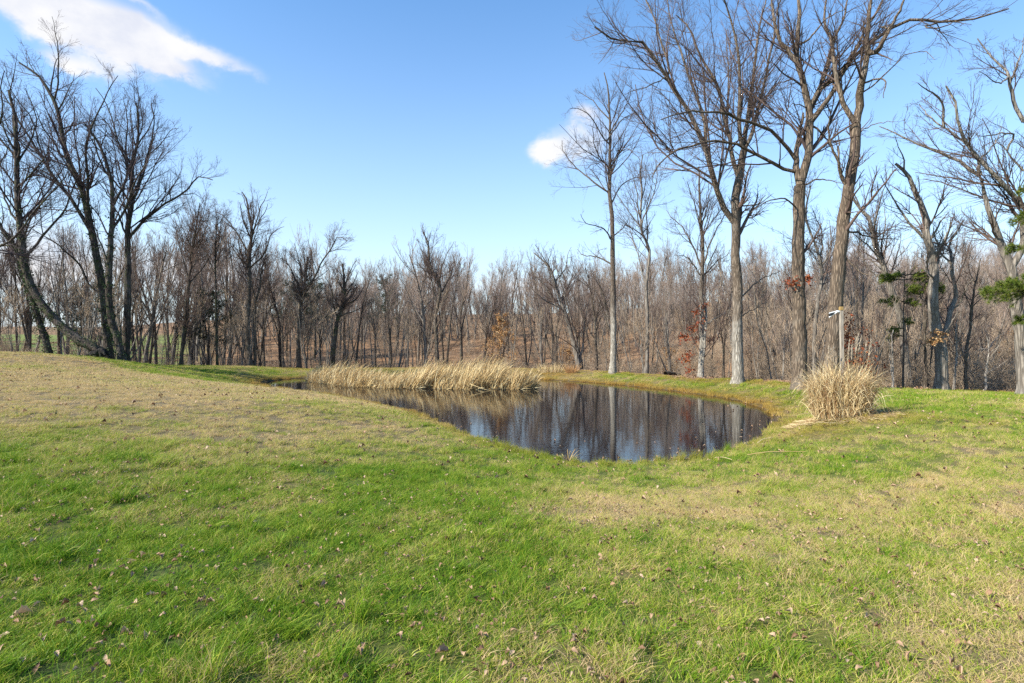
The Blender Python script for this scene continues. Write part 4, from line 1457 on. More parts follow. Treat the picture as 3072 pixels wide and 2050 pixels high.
lay_turf('lawn_grass', 1.1, 8.5, 190, 70, near_lib, 5, 'short green lawn grass with straw blades nearest the camera', tall=True)
lay_turf('lawn_grass', 8.5, 17, 75, 71, near_lib, 5, 'patchy green and straw lawn grass around the near pond edge', 1.1, tall=True)
lay_turf('lawn_grass', 15, 46, 30.0, 72, far_turf, 4, 'patchy tan and green grass on the hill and far bank')

# ------------------------------------------------------------------ reeds
def blades(base, dirs, ln, wd, rng, bend, K=5, fold=.12, pw=1.0):
    """ribbon blades: base (n,3), first direction (n,3), bend vector added per step (n,3)"""
    n = len(base)
    P = [base]
    d = norm(dirs)
    kink = rng.random(n) < fold
    kk = rng.integers(1, K - 1, n)
    for k in range(1, K):
        P.append(P[-1] + d * (ln / (K - 1))[:, None])
        d = norm(d + bend * (k / K) ** pw)
        m_ = kink & (kk == k)
        d[m_] = norm(d[m_] * .4 + rng.normal(0, .5, (m_.sum(), 3)) + np.array([0, 0, -.9]))
    P = np.stack(P, 1)
    P[..., 2] = np.maximum(P[..., 2], -.02)
    side = norm(np.cross(norm(dirs), norm(rng.normal(size=(n, 3)))))
    w_ = wd[:, None] * np.interp(np.linspace(0, 1, K), [0, .25, .5, .75, 1], [.8, 1, .9, .6, .12])[None]
    A, B = P + side[:, None] * w_[..., None] * .5, P - side[:, None] * w_[..., None] * .5
    V = np.stack([A, B], 2).reshape(-1, 3)
    n_, k_ = np.meshgrid(np.arange(n), np.arange(K - 1), indexing='ij')
    o0 = n_ * K * 2 + k_ * 2
    return V, np.stack([o0, o0 + 1, o0 + 3, o0 + 2], -1).reshape(-1, 4)


rng = np.random.default_rng(801)
n = 11500
# front and back lines of the bed, and its top height, along x
bx_ = np.array([px_world(a, 885, Y=32)[0] for a in (705, 800, 900, 1000, 1100, 1180, 1228)])
fy = np.array([35.5, 31.2, 30.5, 30.0, 29.8, 29.6, 30.4])
by_ = np.array([38.5, 38.0, 36.5, 36.5, 36, 34, 32])
ht = np.array([.82, 1.05, .66, 1.22, 1.3, 1.05, .7])
U = rng.uniform(ray(*D2(705, 0))[0], ray(*D2(1228, 0))[0], n)
X = U * 32
f0, b0, h0 = np.interp(X, bx_, fy), np.interp(X, bx_, by_), np.interp(X, bx_, ht)
q = rng.uniform(0, 1, n) ** 1.4
Y = f0 + (b0 - f0) * q + .35 * hnoise(X, X * 0, 5, 3.0)
X = U * Y
base = np.c_[X, Y, np.maximum(zg(X, Y), -.06)]
clump = hnoise(X, Y, 91, 2.2)
ln = h0 * (1 + .5 * clump + .22 * hnoise(X, Y, 92, 7.0)) * (.5 + .85 * rng.uniform(0, 1, n) ** 1.3)
lowb = rng.random(n) < .22
ln = np.where(lowb, rng.uniform(.3, .8, n), ln)
dirs = np.c_[.22 + .2 * clump + rng.normal(0, .2, n), rng.normal(0, .2, n), np.ones(n)]
dirs[lowb] += np.c_[rng.normal(0, .7, lowb.sum()), -np.abs(rng.normal(.3, .5, lowb.sum())), -.3 * np.ones(lowb.sum())]
bend = np.c_[rng.uniform(.1, .6, n), rng.normal(0, .15, n), -rng.uniform(.05, .5, n)]
g = Geo()
v, f = blades(base, dirs, ln, rng.uniform(.016, .044, n), rng, bend)
g.add(v, f)
rb = obj('reed_bed', g.mesh('reed_bed', M_REED))
tag(rb, 'pale straw coloured cattail bed leaning right along the far water edge', 'reeds', kind='stuff')
# dark broken stalks at the right end
ex, ey, _ = px_world(1222, 884, z=0)
for k in range(7):
    P = resample([(ex + rng.uniform(-.5, .1), ey + rng.uniform(-.6, .6), -.05), (ex + .1, ey, .35), (ex + rng.uniform(.2, .7), ey + rng.uniform(-.3, .3), rng.uniform(.5, .95))], 6)
    v, f = tubes(P[None], np.linspace(.022, .012, 6)[None], 5)
    g = Geo()
    g.add(v, f)
    o = obj('broken_stalk', g.mesh('broken_stalk', M_DARK))
    tag(o, 'dark broken stalk slanting out of the reed bed right end', 'stalk', 'dark stalks at the reed bed right end')

# golden grass tufts just right of the reeds
def grass_plant(name, label, xd, yd, Y, w, h, nb, mat, group=None, lean=0.0, spread=.5, cat='grass clump'):
    x, y, _ = px_world(xd, yd, Y=Y)
    z = zg1(x, y)
    rng = np.random.default_rng(int(xd * 7 + yd))
    a = rng.uniform(0, 6.28, nb)
    r = w * .35 * np.sqrt(rng.uniform(0, 1, nb))
    bs = np.c_[np.cos(a) * r, np.sin(a) * r, np.zeros(nb)]
    dirs = np.c_[np.cos(a) * spread * r / (w * .35) + lean + rng.normal(0, .15, nb), np.sin(a) * spread * r / (w * .35) + rng.normal(0, .15, nb), np.ones(nb)]
    bend = np.c_[np.cos(a) * .2 + lean * .5, np.sin(a) * .2, -rng.uniform(.0, .3, nb)]
    g = Geo()
    v, f = blades(bs, dirs, h * rng.uniform(.5, 1.15, nb), rng.uniform(.008, .018, nb), rng, bend)
    g.add(v, f)
    o = obj(name, g.mesh(name, mat), None, (x, y, z))
    tag(o, label, cat, group)
    return o


grass_plant('grass_clump', 'loose golden grass tuft on the bank right beside the reed bed', 1262, 862, 40.5, 2.4, .75, 420, M_STRAW)
grass_plant('grass_clump', 'orange dead grass tuft on the far bank right of the golden one', 1312, 866, 39.5, 1.1, .75, 260, M_LEAFO)
grass_plant('weed_plant', 'small pale leafy weed at the near water edge', 1303, 1050, 11.9, .22, .3, 26, M_REED, spread=1.0, cat='plant')

# ------------------------------------------------------------------ big ornamental grass clump and its post
cx, cy, _ = px_world(1930, 940, Y=14.4)
cz = zg1(cx, cy)
clump_o = bpy.data.objects.new('ornamental_grass', None)
col.objects.link(clump_o)
clump_o.location = (cx, cy, cz)
clump_o.scale = (.9, .9, 1.0)
tag(clump_o, 'large round straw coloured ornamental grass clump around the wooden post', 'grass clump')
rng = np.random.default_rng(900)
nb = 3800
a = rng.uniform(0, 6.28, nb)
r = .70 * np.sqrt(rng.uniform(0, 1, nb))
bs = np.c_[np.cos(a) * r, np.sin(a) * r * .9, np.zeros(nb)]
rel = r / .70
out_ = np.c_[np.cos(a), np.sin(a), np.zeros(nb)]
dirs = out_ * (rel * rng.uniform(-.05, .2, nb))[:, None] + rng.normal(0, .10, (nb, 3)) + np.array([0, 0, 1])
ln = rng.uniform(.9, 1.75, nb) * (1.05 - .15 * rel)
short = rng.random(nb) < .25
ln[short] = rng.uniform(.3, .8, short.sum())
dirs[short] += out_[short] * .3
bend = out_ * rng.uniform(.0, .45, nb)[:, None] + rng.normal(0, .38, (nb, 3)) - np.c_[np.zeros(nb), np.zeros(nb), rng.uniform(.1, 1.6, nb) * (.5 + .7 * rel)]
V, Fc = blades(bs, dirs, ln, rng.uniform(.010, .024, nb), rng, bend, K=9, fold=.14, pw=1.6)
V[:, 2] = np.maximum(V[:, 2], .01)
g = Geo()
g.add(V, Fc)
bl_o = obj('blades', g.mesh('blades', M_STRAW), clump_o)
bl_o['kind'] = 'stuff'
# fallen blades round the foot
nb = 900
a = rng.uniform(0, 6.28, nb)
r = rng.uniform(.4, 1.25, nb)
bs = np.c_[np.cos(a) * r, np.sin(a) * r, np.full(nb, .03)]
zz = zg(cx + bs[:, 0], cy + bs[:, 1]) - cz
bs[:, 2] += zz
dd_ = np.c_[np.cos(a + rng.normal(0, .8, nb)), np.sin(a + rng.normal(0, .8, nb)), rng.uniform(0, .3, nb)]
P_ = np.stack([bs, bs + dd_ * .15, bs + dd_ * .3], 1)
P_[:, 2, 2] = bs[:, 2] + .01
v, f = tubes(P_, np.full((nb, 3), .0045), 3)
g = Geo()
g.add(v, f)
fb = obj('fallen_blades', g.mesh('fallen_blades', M_STRAW), clump_o)
fb['kind'] = 'stuff'
# feathery seed heads standing above
m_plume = leaf_mat('plume', [(0, (.55, .45, .34)), (.6, (.74, .64, .50)), (1, (.86, .78, .66))], .4)
stems = wG([(437, 930), (455, 960), (480, 950), (497, 990), (605, 900), (625, 935), (663, 880), (680, 850), (703, 870), (745, 910), (780, 900), (410, 1000)])
for k, (px, py) in enumerate(stems):
    yy = cy + rng.uniform(-.35, .45)
    u, v = ray(px, py)
    tip = np.array([u * yy, yy, CAMZ + v * yy]) - np.array([cx, cy, cz])
    foot = np.array([tip[0] * .5, tip[1] * .6, .3])
    P = resample([tuple(foot), tuple(foot * .35 + tip * .65 + np.array([rng.uniform(-.04, .04), 0, 0])), tuple(tip)], 8)
    g = Geo()
    v_, f_ = tubes(P[None], np.linspace(.006, .003, 8)[None], 4)
    g.add(v_, f_)
    st = obj('stem', g.mesh('stem', M_STRAW), clump_o)
    top = resample([tuple(P[-1] + (p - P[-1]) * .8) for p in P[5:]], 5)
    P1, R1 = spawn(top[None], np.full((1, 5), .012), rng, 50, .0, 14, .3, 4, 1, -.02, .08, lmin=.08, rmin=.004)
    v_, f_ = tubes(P1, R1, 3)
    g = Geo()
    g.add(v_, f_)
    obj('seed_head', g.mesh('seed_head', m_plume), st)

# post
m_post, t, b = new_mat('weathered_post')
pos = t.add('ShaderNodeNewGeometry').outputs['Position']
nn = t.noise(t.scale(pos, (14, 14, 1.2)), 3, 6, .65)
t.l.new(t.ramp(nn, [(.3, (.16, .13, .10)), (.5, (.32, .28, .23)), (.75, (.46, .42, .36))]), b.inputs['Base Color'])
bp = t.add('ShaderNodeBump', {'Strength': .5, 'Distance': .01})
t.l.new(nn, bp.inputs['Height'])
t.l.new(bp.outputs[0], b.inputs['Normal'])
m_white, t, b = new_mat('white_metal')
b.inputs['Base Color'].default_value = (.72, .76, .78, 1)
b.inputs['Roughness'].default_value = .35
m_blackp, t, b = new_mat('black_plastic')
b.inputs['Base Color'].default_value = (.02, .025, .03, 1)
m_wood, t, b = new_mat('yellow_wood')
b.inputs['Base Color'].default_value = (.34, .23, .09, 1)


def rbox(sx, sy, sz, bev=.006, top_in=0.0):
    import bmesh
    bm = bmesh.new()
    bmesh.ops.create_cube(bm, size=1)
    for v_ in bm.verts:
        v_.co.x *= sx
        v_.co.y *= sy
        v_.co.z = (v_.co.z + .5) * sz
    bmesh.ops.bevel(bm, geom=bm.edges[:], offset=bev, segments=2, affect='EDGES')
    me_ = bpy.data.meshes.new('box')
    bm.to_mesh(me_)
    bm.free()
    return me_


u, v = ray(*wG([(537, 655)])[0])
py_ = cy + .15
ptx, ptz = u * py_, CAMZ + v * py_
ub, vb = ray(*wG([(549, 1120)])[0])
pbx = ub * py_
post = bpy.data.objects.new('wooden_post', None)
col.objects.link(post)
post.location = (pbx + .01, py_, zg1(pbx, py_) - .1)
post.rotation_euler = (0, math.atan2(ptx - pbx, ptz - .7) * 1.0, 0)
H = ptz - post.location.z
tag(post, 'weathered grey wooden post standing in the straw grass clump', 'post')
pm = rbox(.078, .078, H - .09, .008)
pm.materials.append(m_post)
obj('shaft', pm, post)
pm = rbox(.088, .088, .1, .012)
pm.materials.append(m_wood)
obj('cap', pm, post, (0, 0, H - .089))
# small white twin-arm bracket fixed to the post head, pointing left
fx = bpy.data.objects.new('bracket', None)
fx = obj('bracket', None, post, (-.049, -.01, H - .13)) if False else None
bm1 = rbox(.07, .05, .05, .008)
bm1.materials.append(m_white)
br = obj('bracket', bm1, post, (-.083, 0, H - .135))
for dz, an in ((.0, 100), (-.03, 124)):
    g = Geo()
    P = np.array([[[0, 0, 0], [-.09, 0, -.09 * (.25 if dz == 0 else .55)], [-.2, 0, -.2 * (.25 if dz == 0 else .62)]]])
    v_, f_ = tubes(P, np.full((1, 3), .013), 8)
    g.add(v_, f_)
    obj('arm', g.mesh('arm', m_white, True), br, (-.03, 0, .03 + dz))
g = Geo()
P = np.array([[[-.06, 0, -.04], [-.13, 0, -.065], [-.2, 0, -.09]]])
v_, f_ = tubes(P, np.array([[.012, .03, .022]]), 8)
g.add(v_, f_)
obj('lamp_body', g.mesh('lamp_body', m_blackp, True), br, (-.03, 0, .02))

# ------------------------------------------------------------------ leaves held on trees
def leaf_spray(name, centres, rads, n, size, mat, parent, seed, flat=.6):
    rng = np.random.default_rng(seed)
    pts = []
    base = np.array(parent.location)
    for c_, rd in zip(centres, rads):
        k = int(n * rd ** 2 / sum(x ** 2 for x in rads))
        p = rng.normal(0, 1, (k, 3)) * np.array([rd, rd, rd * flat]) * .55 + np.array(c_)
        pts.append(p)
    p = np.concatenate(pts) - base
    v, f = leaf_cards(p, size, rng)
    g = Geo()
    g.add(v, f)
    o = obj(name, g.mesh(name, mat), parent)
    o['kind'] = 'stuff'
    return o


def at(px, Y):
    u, v = ray(*px)
    return (u * Y, Y, CAMZ + v * Y)


red_c = [at(p, 31.5 + RNG.normal(0, .5)) for p in wE([(500, 880), (470, 1000), (400, 1070), (500, 1090), (560, 830), (610, 1090), (430, 1210), (410, 1260), (440, 1330), (520, 950)])]
leaf_spray('leaves', red_c, [.3, .35, .35, .3, .25, .25, .3, .3, .25, .25], 560, .13, M_LEAFR, red_tree, 1)
leaf_spray('leaves', [at(p, 23.9) for p in wG([(1225, 890), (1200, 900), (1260, 850), (1240, 830)])], [.3, .3, .22, .2], 220, .11, M_LEAFO, beech, 2, .4)
leaf_spray('leaves', [at(p, 22.4) for p in wG([(183, 480), (295, 450)])], [.22, .2], 150, .12, M_LEAFR, oak2, 3, 1.0)

# curled black root mass where the leaning tree tears out of the ground
rng = np.random.default_rng(44)
g = Geo()
rb_c = np.array(at(wA([(462, 1425)])[0], 30.2)) - np.array(leaner.location)
for k in range(16):
    a = rng.uniform(0, 6.28)
    e = rb_c + np.array([math.cos(a) * rng.uniform(.35, .75), rng.uniform(-.5, .5), -abs(math.sin(a)) * .3 - .1])
    P = resample([tuple(rb_c + rng.normal(0, .12, 3)), tuple((rb_c + e) / 2 + np.array([0, 0, rng.uniform(.05, .25)])), tuple(e)], 8, .02)
    v, f = limb_mesh(P, np.linspace(rng.uniform(.14, .24), .04, 8), None, 8, 0, .08, rng)
    g.add(v, f)
obj('roots', g.mesh('roots', M_ROOT, True), leaner)

# ivy on the dark leaners
lv = leaner_limbs
rng = np.random.default_rng(5)
for root in [o for o in TREES if o.get('group') == 'dark bare trees on the left'][:4]:
    tr = [c_ for c_ in root.children if c_.name.startswith('trunk')][0]
    co_ = np.empty(len(tr.data.vertices) * 3, np.float32)
    tr.data.vertices.foreach_get('co', co_)
    co_ = co_.reshape(-1, 3)
    co_ = co_[:int(len(co_) * .62)]
    p = co_[rng.integers(0, len(co_), 1500)] + rng.normal(0, .09, (1500, 3))
    v, f = leaf_cards(p, .1, rng)
    g = Geo()
    g.add(v, f)
    o = obj('ivy', g.mesh('ivy', M_IVY), root)
    o['kind'] = 'stuff'


# young beech still in copper leaf behind the reeds
def small_leafy(name, label, px, Y, H, r0, mat, nleaf, size, seed, group=None, spread=40, t0=.12):
    x, y, _ = at(px, Y)
    z = zg1(x, y) - .05
    rng = np.random.default_rng(seed)
    root = bpy.data.objects.new(name, None)
    col.objects.link(root)
    root.location = (x, y, z)
    tag(root, label, 'tree', group)
    tr = resample([(0, 0, 0), (.1, .05, H * .4), (-.05, 0, H * .75), (.05, 0, H)], 14)
    rr = np.linspace(r0, .012, 14)
    g = Geo()
    v, f = limb_mesh(tr, rr, None, 7, .2, .03, rng)
    g.add(v, f)
    obj('trunk', g.mesh('trunk', M_MID, True), root)
    P, Rr = spawn(tr[None], rr[None], rng, 34, t0, 72, .42, 8, .5, .0, .1, lmin=.5)
    P1, R1 = spawn(P, Rr, rng, 8, .2, 45, .45, 4, .6, 0, .15)
    g = Geo()
    for a_, b2, S in ((P, Rr, 4), (P1, R1, 3)):
        v, f = tubes(a_, b2, S)
        g.add(v, f)
    obj('branches', g.mesh('branches', M_TW), root)
    al = np.concatenate([P.reshape(-1, 3), P1.reshape(-1, 3), P1.reshape(-1, 3)])
    p = al[rng.integers(0, len(al), nleaf)] + rng.normal(0, .07, (nleaf, 3))
    v, f = leaf_cards(p, size, rng)
    g = Geo()
    g.add(v, f)
    o = obj('leaves', g.mesh('leaves', mat), root)
    o['kind'] = 'stuff'


small_leafy('beech_tree', 'young beech with copper orange leaves behind the reed bed right half', wC([(590, 1250)])[0], 47, 4.7, .07, M_LEAFO, 3400, .12, 21)
small_leafy('beech_tree', 'small orange leaved beech low behind the cluster of slanting grey stems', wC([(1140, 1230)])[0], 50, 3.6, .04, M_LEAFO, 1300, .13, 22)
small_leafy('beech_tree', 'low orange leaved beech seen left of the peeling red leaved trunk', wE([(300, 1270)])[0], 42, 3.4, .04, M_LEAFO, 1100, .12, 23)
small_leafy('oak_sapling', 'red leaved sapling glowing behind the straw grass clump', wG([(600, 1180)])[0], 24, 2.9, .03, M_LEAFR, 900, .11, 24)
small_leafy('beech_tree', 'yellow leaved sapling far behind the thin white birches', wG([(1780, 1100)])[0], 36, 4.5, .04, M_LEAFO, 500, .12, 25)


# ------------------------------------------------------------------ conifers
def needles(P, rng, n, L, w):
    """fine needle fans along polylines P (N,K,3)"""
    N_, K, _ = P.shape
    i_ = rng.integers(0, N_, n)
    f_ = np.clip(1 - np.abs(rng.normal(0, .13, n)) - .45 * (rng.random(n) < .4), 0, 1) * (K - 1) * .999
    k_ = np.minimum(f_.astype(int), K - 2)
    wt = (f_ - k_)[:, None]
    p = P[i_, k_] * (1 - wt) + P[i_, k_ + 1] * wt
    tan = norm(P[i_, k_ + 1] - P[i_, k_])
    d = norm(tan * .7 + norm(rng.normal(size=(n, 3))) * .8 + np.array([0, 0, .12]))
    side = norm(np.cross(d, rng.normal(size=(n, 3)))) * w
    ln = (L * rng.uniform(.7, 1.2, n))[:, None]
    v = np.stack([p - side, p + side, p + d * ln], 1).reshape(-1, 3)
    return v, np.arange(n * 3).reshape(-1, 3)


def pine(name, label, px, Y, H, boughs, seed, mat, nneed, L=.12, r0=.06, w=.004, lean=0.0, group=None):
    """boughs: list of (height, azimuth deg, length, droop)"""
    x, y, _ = at(px, Y)
    z = zg1(x, y) - .05
    rng = np.random.default_rng(seed)
    root = bpy.data.objects.new(name, None)
    col.objects.link(root)
    root.location = (x, y, z)
    tag(root, label, 'tree', group)
    tr = resample([(0, 0, 0), (lean * .4, 0, H * .35), (lean * .7, .05, H * .7), (lean, 0, H)], 14)
    g = Geo()
    v, f = limb_mesh(tr, np.linspace(r0, .015, 14), None, 8, .2, .03, rng)
    g.add(v, f)
    obj('trunk', g.mesh('trunk', M_MID, True), root)
    tot_ = sum(b_[2] for b_ in boughs)
    for (hh, az, ln, dr) in boughs:
        k = hh / H
        p0 = np.array([np.interp(k, np.linspace(0, 1, 14), tr[:, i_]) for i_ in range(3)])
        a = R(az)
        dv = np.array([math.sin(a), math.cos(a), 0])
        P = resample([tuple(p0), tuple(p0 + dv * ln * .5 + np.array([0, 0, .06 * ln])), tuple(p0 + dv * ln + np.array([0, 0, -dr * ln]))], 9, .01, rng)
        rr = np.linspace(.026 + .008 * ln, .008, 9)
        P1, R1 = spawn(P[None], rr[None], rng, int(14 + ln * 14), .15, 45, .36, 5, .7, .04, .08, lmin=.2)
        P1[..., 2] = P[:, 2].mean() + (P1[..., 2] - P[:, 2].mean()) * .75
        g = Geo()
        v, f = tubes(P[None], rr[None], 5)
        g.add(v, f)
        v, f = tubes(P1, R1, 3)
        g.add(v, f)
        bo = obj('bough', g.mesh('bough', M_MID), root)
        n1 = int(nneed * ln / tot_)
        g = Geo()
        v, f = needles(P1, rng, n1, L, w)
        g.add(v, f)
        nd_ = obj('needles', g.mesh('needles', mat), bo)
        nd_['kind'] = 'stuff'


# azimuth: 0 away from the camera, 90 right, -90 left
e1 = px_world(2420, 900, Y=17.5)
zr = zg1(e1[0], e1[1])


def hgt(yd, Y=17.5, z0=None):
    return CAMZ + ray(0, yd * 1.3072)[1] * Y - (zr if z0 is None else z0)


pine('pine_tree', 'bright green pine at the photo right edge, boughs reaching left over the lawn', D2(2420, 900), 17.5, 9.5,
     [(hgt(672), -88, 2.0, .02), (hgt(668), -70, 1.7, .0), (hgt(652), -95, 1.45, .0), (hgt(648), -60, 1.3, .0), (hgt(660), -120, 1.3, .02), (hgt(727), -90, .95, .05), (hgt(730), -60, .9, .02),
      (hgt(490), -90, 1.0, .05), (hgt(500), -60, .9, .0), (hgt(560), -20, 1.2, 0), (hgt(430), -80, .8, 0), (hgt(690), 60, 1.6, 0), (hgt(600), 100, 1.4, 0), (hgt(520), 140, 1.2, 0), (hgt(440), 60, 1.0, 0)],
     61, M_NEEDLE, 30000, .13, .11, .0055)
zp = zg1(*px_world(2072, 897, Y=25.5)[:2])
hp = lambda yd: CAMZ + ray(0, yd * 1.3072)[1] * 25.5 - zp
pine('pine_tree', 'small sparse pine with dark flat top behind the lawn right of the grass clump', D2(2072, 897), 25.5, hp(620),
     [(hp(634), -90, 1.0, .05), (hp(630), 85, 1.0, .03), (hp(628), 0, .7, 0), (hp(640), -60, .8, 0), (hp(640), 110, .8, .05), (hp(661), 92, 1.7, .05), (hp(668), 70, 1.1, .05), (hp(690), -85, .9, .1), (hp(694), 80, .7, .05),
      (hp(735), 60, .5, .1), (hp(752), -100, .6, .2), (hp(770), -80, .6, .25), (hp(662), 180, .7, 0)],
     62, M_NEEDLE, 12000, .14, .05, .008, lean=.1)


def cedar(name, label, px, Y, H, Wd, seed, n, group=None):
    x, y, _ = at(px, Y)
    z = zg1(x, y) - .05
    rng = np.random.default_rng(seed)
    root = bpy.data.objects.new(name, None)
    col.objects.link(root)
    root.location = (x, y, z)
    tag(root, label, 'tree', group)
    tr = resample([(0, 0, 0), (.05, 0, H * .5), (0, 0, H)], 10)
    rr = np.linspace(.12, .02, 10)
    g = Geo()
    v, f = limb_mesh(tr, rr, None, 7, .2, .03, rng)
    g.add(v, f)
    obj('trunk', g.mesh('trunk', M_DARK, True), root)
    P, Rr = spawn(tr[None], rr[None], rng, 60, .4, 75, Wd / H * .55, 6, .4, .03, .08, lmin=.4)
    P1, R1 = spawn(P, Rr, rng, 7, .2, 45, .5, 4, .6, 0, .1, lmin=.2)
    g = Geo()
    for a_, b2 in ((P, Rr), (P1, R1)):
        v, f = tubes(a_, b2, 3)
        g.add(v, f)
    v, f = needles(np.concatenate([P1, P1]), rng, n, .22, .02)
    g.add(v, f)
    obj('crown', g.mesh('crown', M_NEEDLED), root)


cedar('cedar_tree', 'dark green cedar standing among bare trunks on the left far bank', D2(478, 830), 47, 6.6, 4.5, 71, 9000)
cedar('cedar_tree', 'grey green cedar farther back, left of the reed bed', wB([(900, 1200)])[0], 66, 9.5, 5.5, 72, 9000)
cedar('cedar_tree', 'small cedar hidden behind the fan crowned tree', wB([(680, 1200)])[0], 70, 9, 5, 73, 7000)
cedar('cedar_tree', 'dark cedar partly hidden behind the leaning ivy clad trunk', wA([(380, 1420)])[0], 44, 6.5, 3.5, 74, 6000)
cedar('cedar_tree', 'far cedar behind the reed bed left half', wB([(1450, 1200)])[0], 80, 9.5, 6, 75, 7000)

# fallen logs on the wood floor
for lab, p0, p1, Y, rr in (('dark fallen log lying on the leafy slope left of the red leaved trunk', wE([(250, 1300)])[0], wE([(370, 1330)])[0], 34, .13),
                           ('thin fallen log slanting behind the reed bed left end', wB([(830, 1230)])[0], wB([(1000, 1160)])[0], 50, .12),
                           ('long pale branch lying in brush at the far right lawn edge', wG([(1480, 1240)])[0], wG([(1640, 1230)])[0], 27, .05)):
    a_ = np.array(at(p0, Y))
    b_ = np.array(at(p1, Y + 1))
    a_[2] = zg1(a_[0], a_[1]) + rr * .7
    b_[2] = zg1(b_[0], b_[1]) + rr * 2.2
    P = resample([tuple(a_), tuple((a_ + b_) / 2 + np.array([0, 0, .05])), tuple(b_)], 10, .02)
    v, f = limb_mesh(P, np.linspace(rr, rr * .6, 10), None, 9, 0, .06)
    g = Geo()
    g.add(v, f)
    tag(obj('fallen_log', g.mesh('fallen_log', M_MID, True)), lab, 'log')

# ------------------------------------------------------------------ fallen leaves on the lawn
def leaf_mesh(seed):
    """curled lobed leaf about 1 m long at scale 1"""
    rng = np.random.default_rng(seed)
    n_ = 9
    tt_ = np.linspace(0, 1, n_)
    lob = 1 + (.2 if seed % 2 else .06) * np.sin(tt_ * math.pi * 6 + rng.uniform(0, 3))
    wd = np.sin(np.clip(tt_, 0, 1) ** .8 * math.pi) * .30 * lob + .012
    curl = rng.uniform(.6, 2.6)
    zc = .25 * rng.uniform(-.4, 1.0) * np.sin(tt_ * math.pi * rng.uniform(.8, 1.5))
    V = []
    for k in range(n_):
        e = wd[k]
        lift_ = e * curl
        V += [(-e * .9, tt_[k] - .5, zc[k] + lift_ * rng.uniform(.5, 1.2)), (0, tt_[k] - .5, zc[k]), (e * .9, tt_[k] - .5, zc[k] + lift_ * rng.uniform(.5, 1.2))]
    Fc = []
    for k in range(n_ - 1):
        o_ = k * 3
        Fc += [(o_, o_ + 1, o_ + 4, o_ + 3), (o_ + 1, o_ + 2, o_ + 5, o_ + 4)]
    return mk_mesh('fallen_leaf', V, np.array(Fc), np.full(len(Fc), 4), M_LEAFB, None, False)


LM = [leaf_mesh(600 + k) for k in range(8)]


def ground_at(px, py):
    """where the sight line through a photograph pixel meets the lawn"""
    u, v = ray(px, py)
    ys = np.concatenate([np.linspace(1.2, 10, 300), np.linspace(10, 45, 400)])
    z = zg(u * ys, ys)
    h = CAMZ + v * ys
    k = np.argmax(h < z)
    return u * ys[k], ys[k], float(z[k])


def put_leaf(px, py, size, label, group, rs):
    x, y, z = ground_at(px, py)
    o = obj('fallen_leaf', LM[rs.randrange(8) if size < .09 else rs.choice([1, 3, 5, 7])], None, (x, y, z + .03))
    o.rotation_euler = (rs.gauss(0, .45), rs.gauss(0, .45), rs.uniform(0, 6.28))
    if rs.random() < .12:
        o.rotation_euler[0] += 3.14
    size = min(size, .085) if size < .12 else .10
    o.scale = (size * rs.uniform(.5, .8), size * .8, size * .6)
    tag(o, label, 'leaf', group)
    return o


rs = random.Random(5)
heroes = [((70, 1860), .15, 'long curled brown leaf with dark red hollow, near the lower left corner'),
          ((395, 1695), .11, 'folded tan leaf leaning in grass right of the pair of grey curled leaves'),
          ((290, 1705), .11, 'grey brown shaggy leaf clump in the left foreground grass'),
          ((455, 1805), .09, 'narrow purple brown curled leaf in the left foreground'),
          ((672, 1808), .10, 'broad pinkish tan folded leaf in green grass, left of centre'),
          ((240, 1880), .07, 'small upright tan leaf between two dark shadows, lower left'),
          ((325, 1905), .09, 'thin grey leaf standing on edge with striped shadow'),
          ((1020, 1840), .13, 'wide brown crumpled leaf under a tall green tuft'),
          ((1075, 1985), .11, 'rusty brown leaf in long grass at the bottom middle'),
          ((1325, 1980), .15, 'large angular tan leaf in grass at the bottom, right of middle'),
          ((760, 1870), .10, 'narrow rolled grey leaf in the foreground, left of the wide crumpled one'),
          ((1045, 1672), .07, 'small bright tan scoop shaped leaf in green grass'),
          ((2520, 1905), .06, 'pale rounded leaf standing out in straw grass at lower right'),
          ((2755, 1855), .07, 'reddish leaf lying flat in straw grass at lower right'),
          ((2730, 1995), .14, 'long pinkish brown leaf at the bottom right'),
          ((1805, 1680), .08, 'bright orange brown leaf in grass right of centre'),
          ((3015, 1605), .06, 'bright orange leaf near the right edge of the lawn'),
          ((960, 1515), .07, 'tan leaf on green grass below the near pond shore')]
for (p, s, lab) in heroes:
    put_leaf(*p, s, lab, None, rs)
short = ['the long curled leaf in the lower left corner', 'the folded tan leaf on the left', 'the shaggy grey brown leaf', 'the narrow purple brown leaf', 'the broad pinkish tan leaf', 'the small upright tan leaf at lower left',
         'the thin grey leaf on edge', 'the wide brown crumpled leaf', 'the rusty leaf at the bottom middle', 'the large angular tan leaf', 'the narrow rolled grey leaf', 'the bright tan scoop shaped leaf',
         'the pale rounded leaf at lower right', 'the reddish flat leaf at lower right', 'the long leaf at bottom right', 'the orange brown leaf right of centre', 'the bright orange leaf at the right edge', 'the tan leaf below the near shore']
near_of = {}
for k in range(150):
    py = 1450 + 600 * rs.random() ** .8
    px = rs.uniform(0, 3072) if rs.random() < .6 else rs.uniform(0, 1500)
    o = put_leaf(px, py, rs.uniform(.035, .08), 'x', 'small dry brown leaves scattered over the lawn', rs)
    dd = [math.hypot(px - h_[0][0], py - h_[0][1]) for h_ in heroes]
    m_ = dd.index(min(dd))
    near_of.setdefault(m_, []).append((dd[m_], o))
for m_, lst in near_of.items():
    lst.sort(key=lambda q_: q_[0])
    for n_i, (_, o) in enumerate(lst):
        o['label'] = '%ssmall dry leaf to %s' % ('closest ' if n_i == 0 else ORD[min(n_i, 23)] + ' closest ', short[m_])
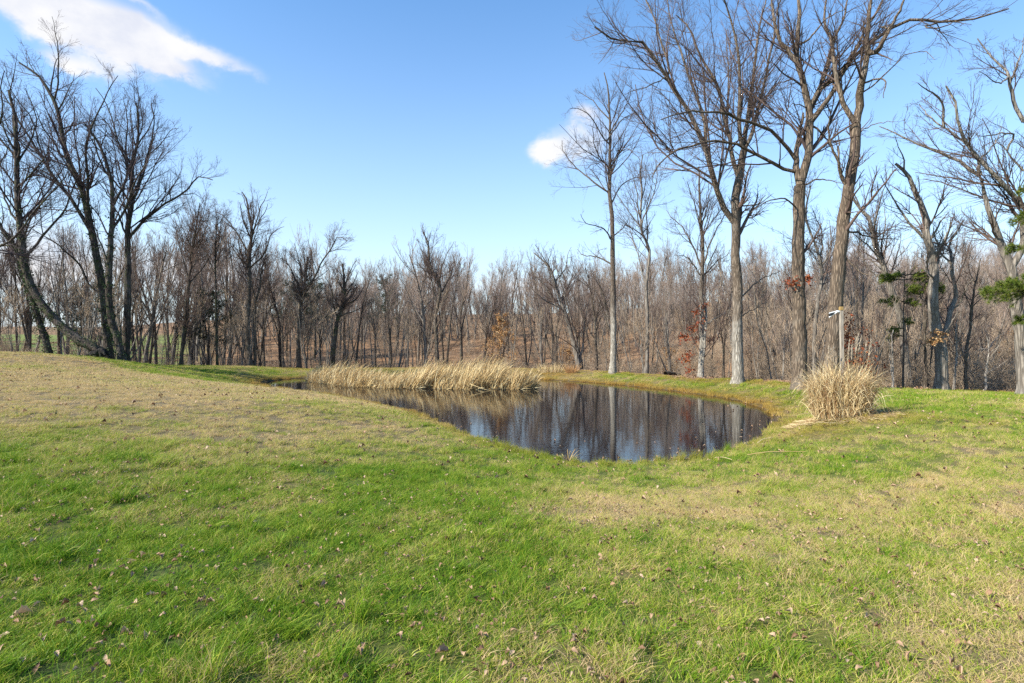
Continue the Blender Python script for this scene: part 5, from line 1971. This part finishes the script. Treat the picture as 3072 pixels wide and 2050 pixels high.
# finer leaf crumbs farther up the lawn
rng = np.random.default_rng(66)
n = 7200
Y = np.concatenate([np.sqrt(rng.uniform(25, 30 ** 2, n - 2400)), np.sqrt(rng.uniform(3, 49, 2400))])
X = rng.uniform(-1, 1, n) * Y
shore = pond_w[rng.integers(0, len(pond_w), 420)] + rng.normal(0, .9, (420, 2))
X, Y = np.concatenate([X, shore[:, 0]]), np.concatenate([Y, shore[:, 1]])
zz_ = zg(X, Y)
ok = (Y < crest(X / Y)[0]) & ((zz_ > .0) | (np.arange(len(X)) >= n))
X, Y = X[ok], Y[ok]
leaflib = library('leaf_crumb', LM[:4])
s_ = rng.uniform(.03, .08, len(X)) * np.where(Y < 7, .55, 1)
o = scatter('leaf_crumbs', np.c_[X, Y, np.where(zg(X, Y) > 0, zg(X, Y) + .035, .006)], rng.uniform(-.6, .6, (len(X), 3)) + np.c_[np.zeros(len(X)), np.zeros(len(X)), rng.uniform(0, 6, len(X))], np.c_[s_, s_, s_], rng.integers(0, 4, len(X)), leaflib)
tag(o, 'fine brown leaf scraps strewn over the farther lawn', 'leaf litter', kind='stuff')

# sticks and stalks by the right shore
for lab, a0, a1, r_ in (('pale straw stalk lying at the right pond shore, half in the water', D2(1738, 1022), D2(1775, 1012), .008),
                        ('long pale stalk lying on the right shore below the grass clump', D2(1715, 1050), D2(1850, 1045), .007),
                        ('short pale stick by the near right shore', D2(1640, 1058), D2(1680, 1064), .007)):
    a_ = np.array(ground_at(*a0))
    b_ = np.array(ground_at(*a1))
    a_[2] = max(a_[2], 0) + .05
    b_[2] = max(b_[2], 0) + .06
    P = resample([tuple(a_), tuple((a_ + b_) / 2 + np.array([0, .05, .03])), tuple(b_)], 8, .006)
    v, f = tubes(P[None], np.linspace(r_, r_ * .6, 8)[None], 6)
    g = Geo()
    g.add(v, f)
    tag(obj('stalk', g.mesh('stalk', M_REED, True)), lab, 'stalk')
tris = sum(len(m.loops) - 2 * len(m.polygons) for m in bpy.data.meshes)
print('TRIS', tris, 'OBJS', len(bpy.data.objects))
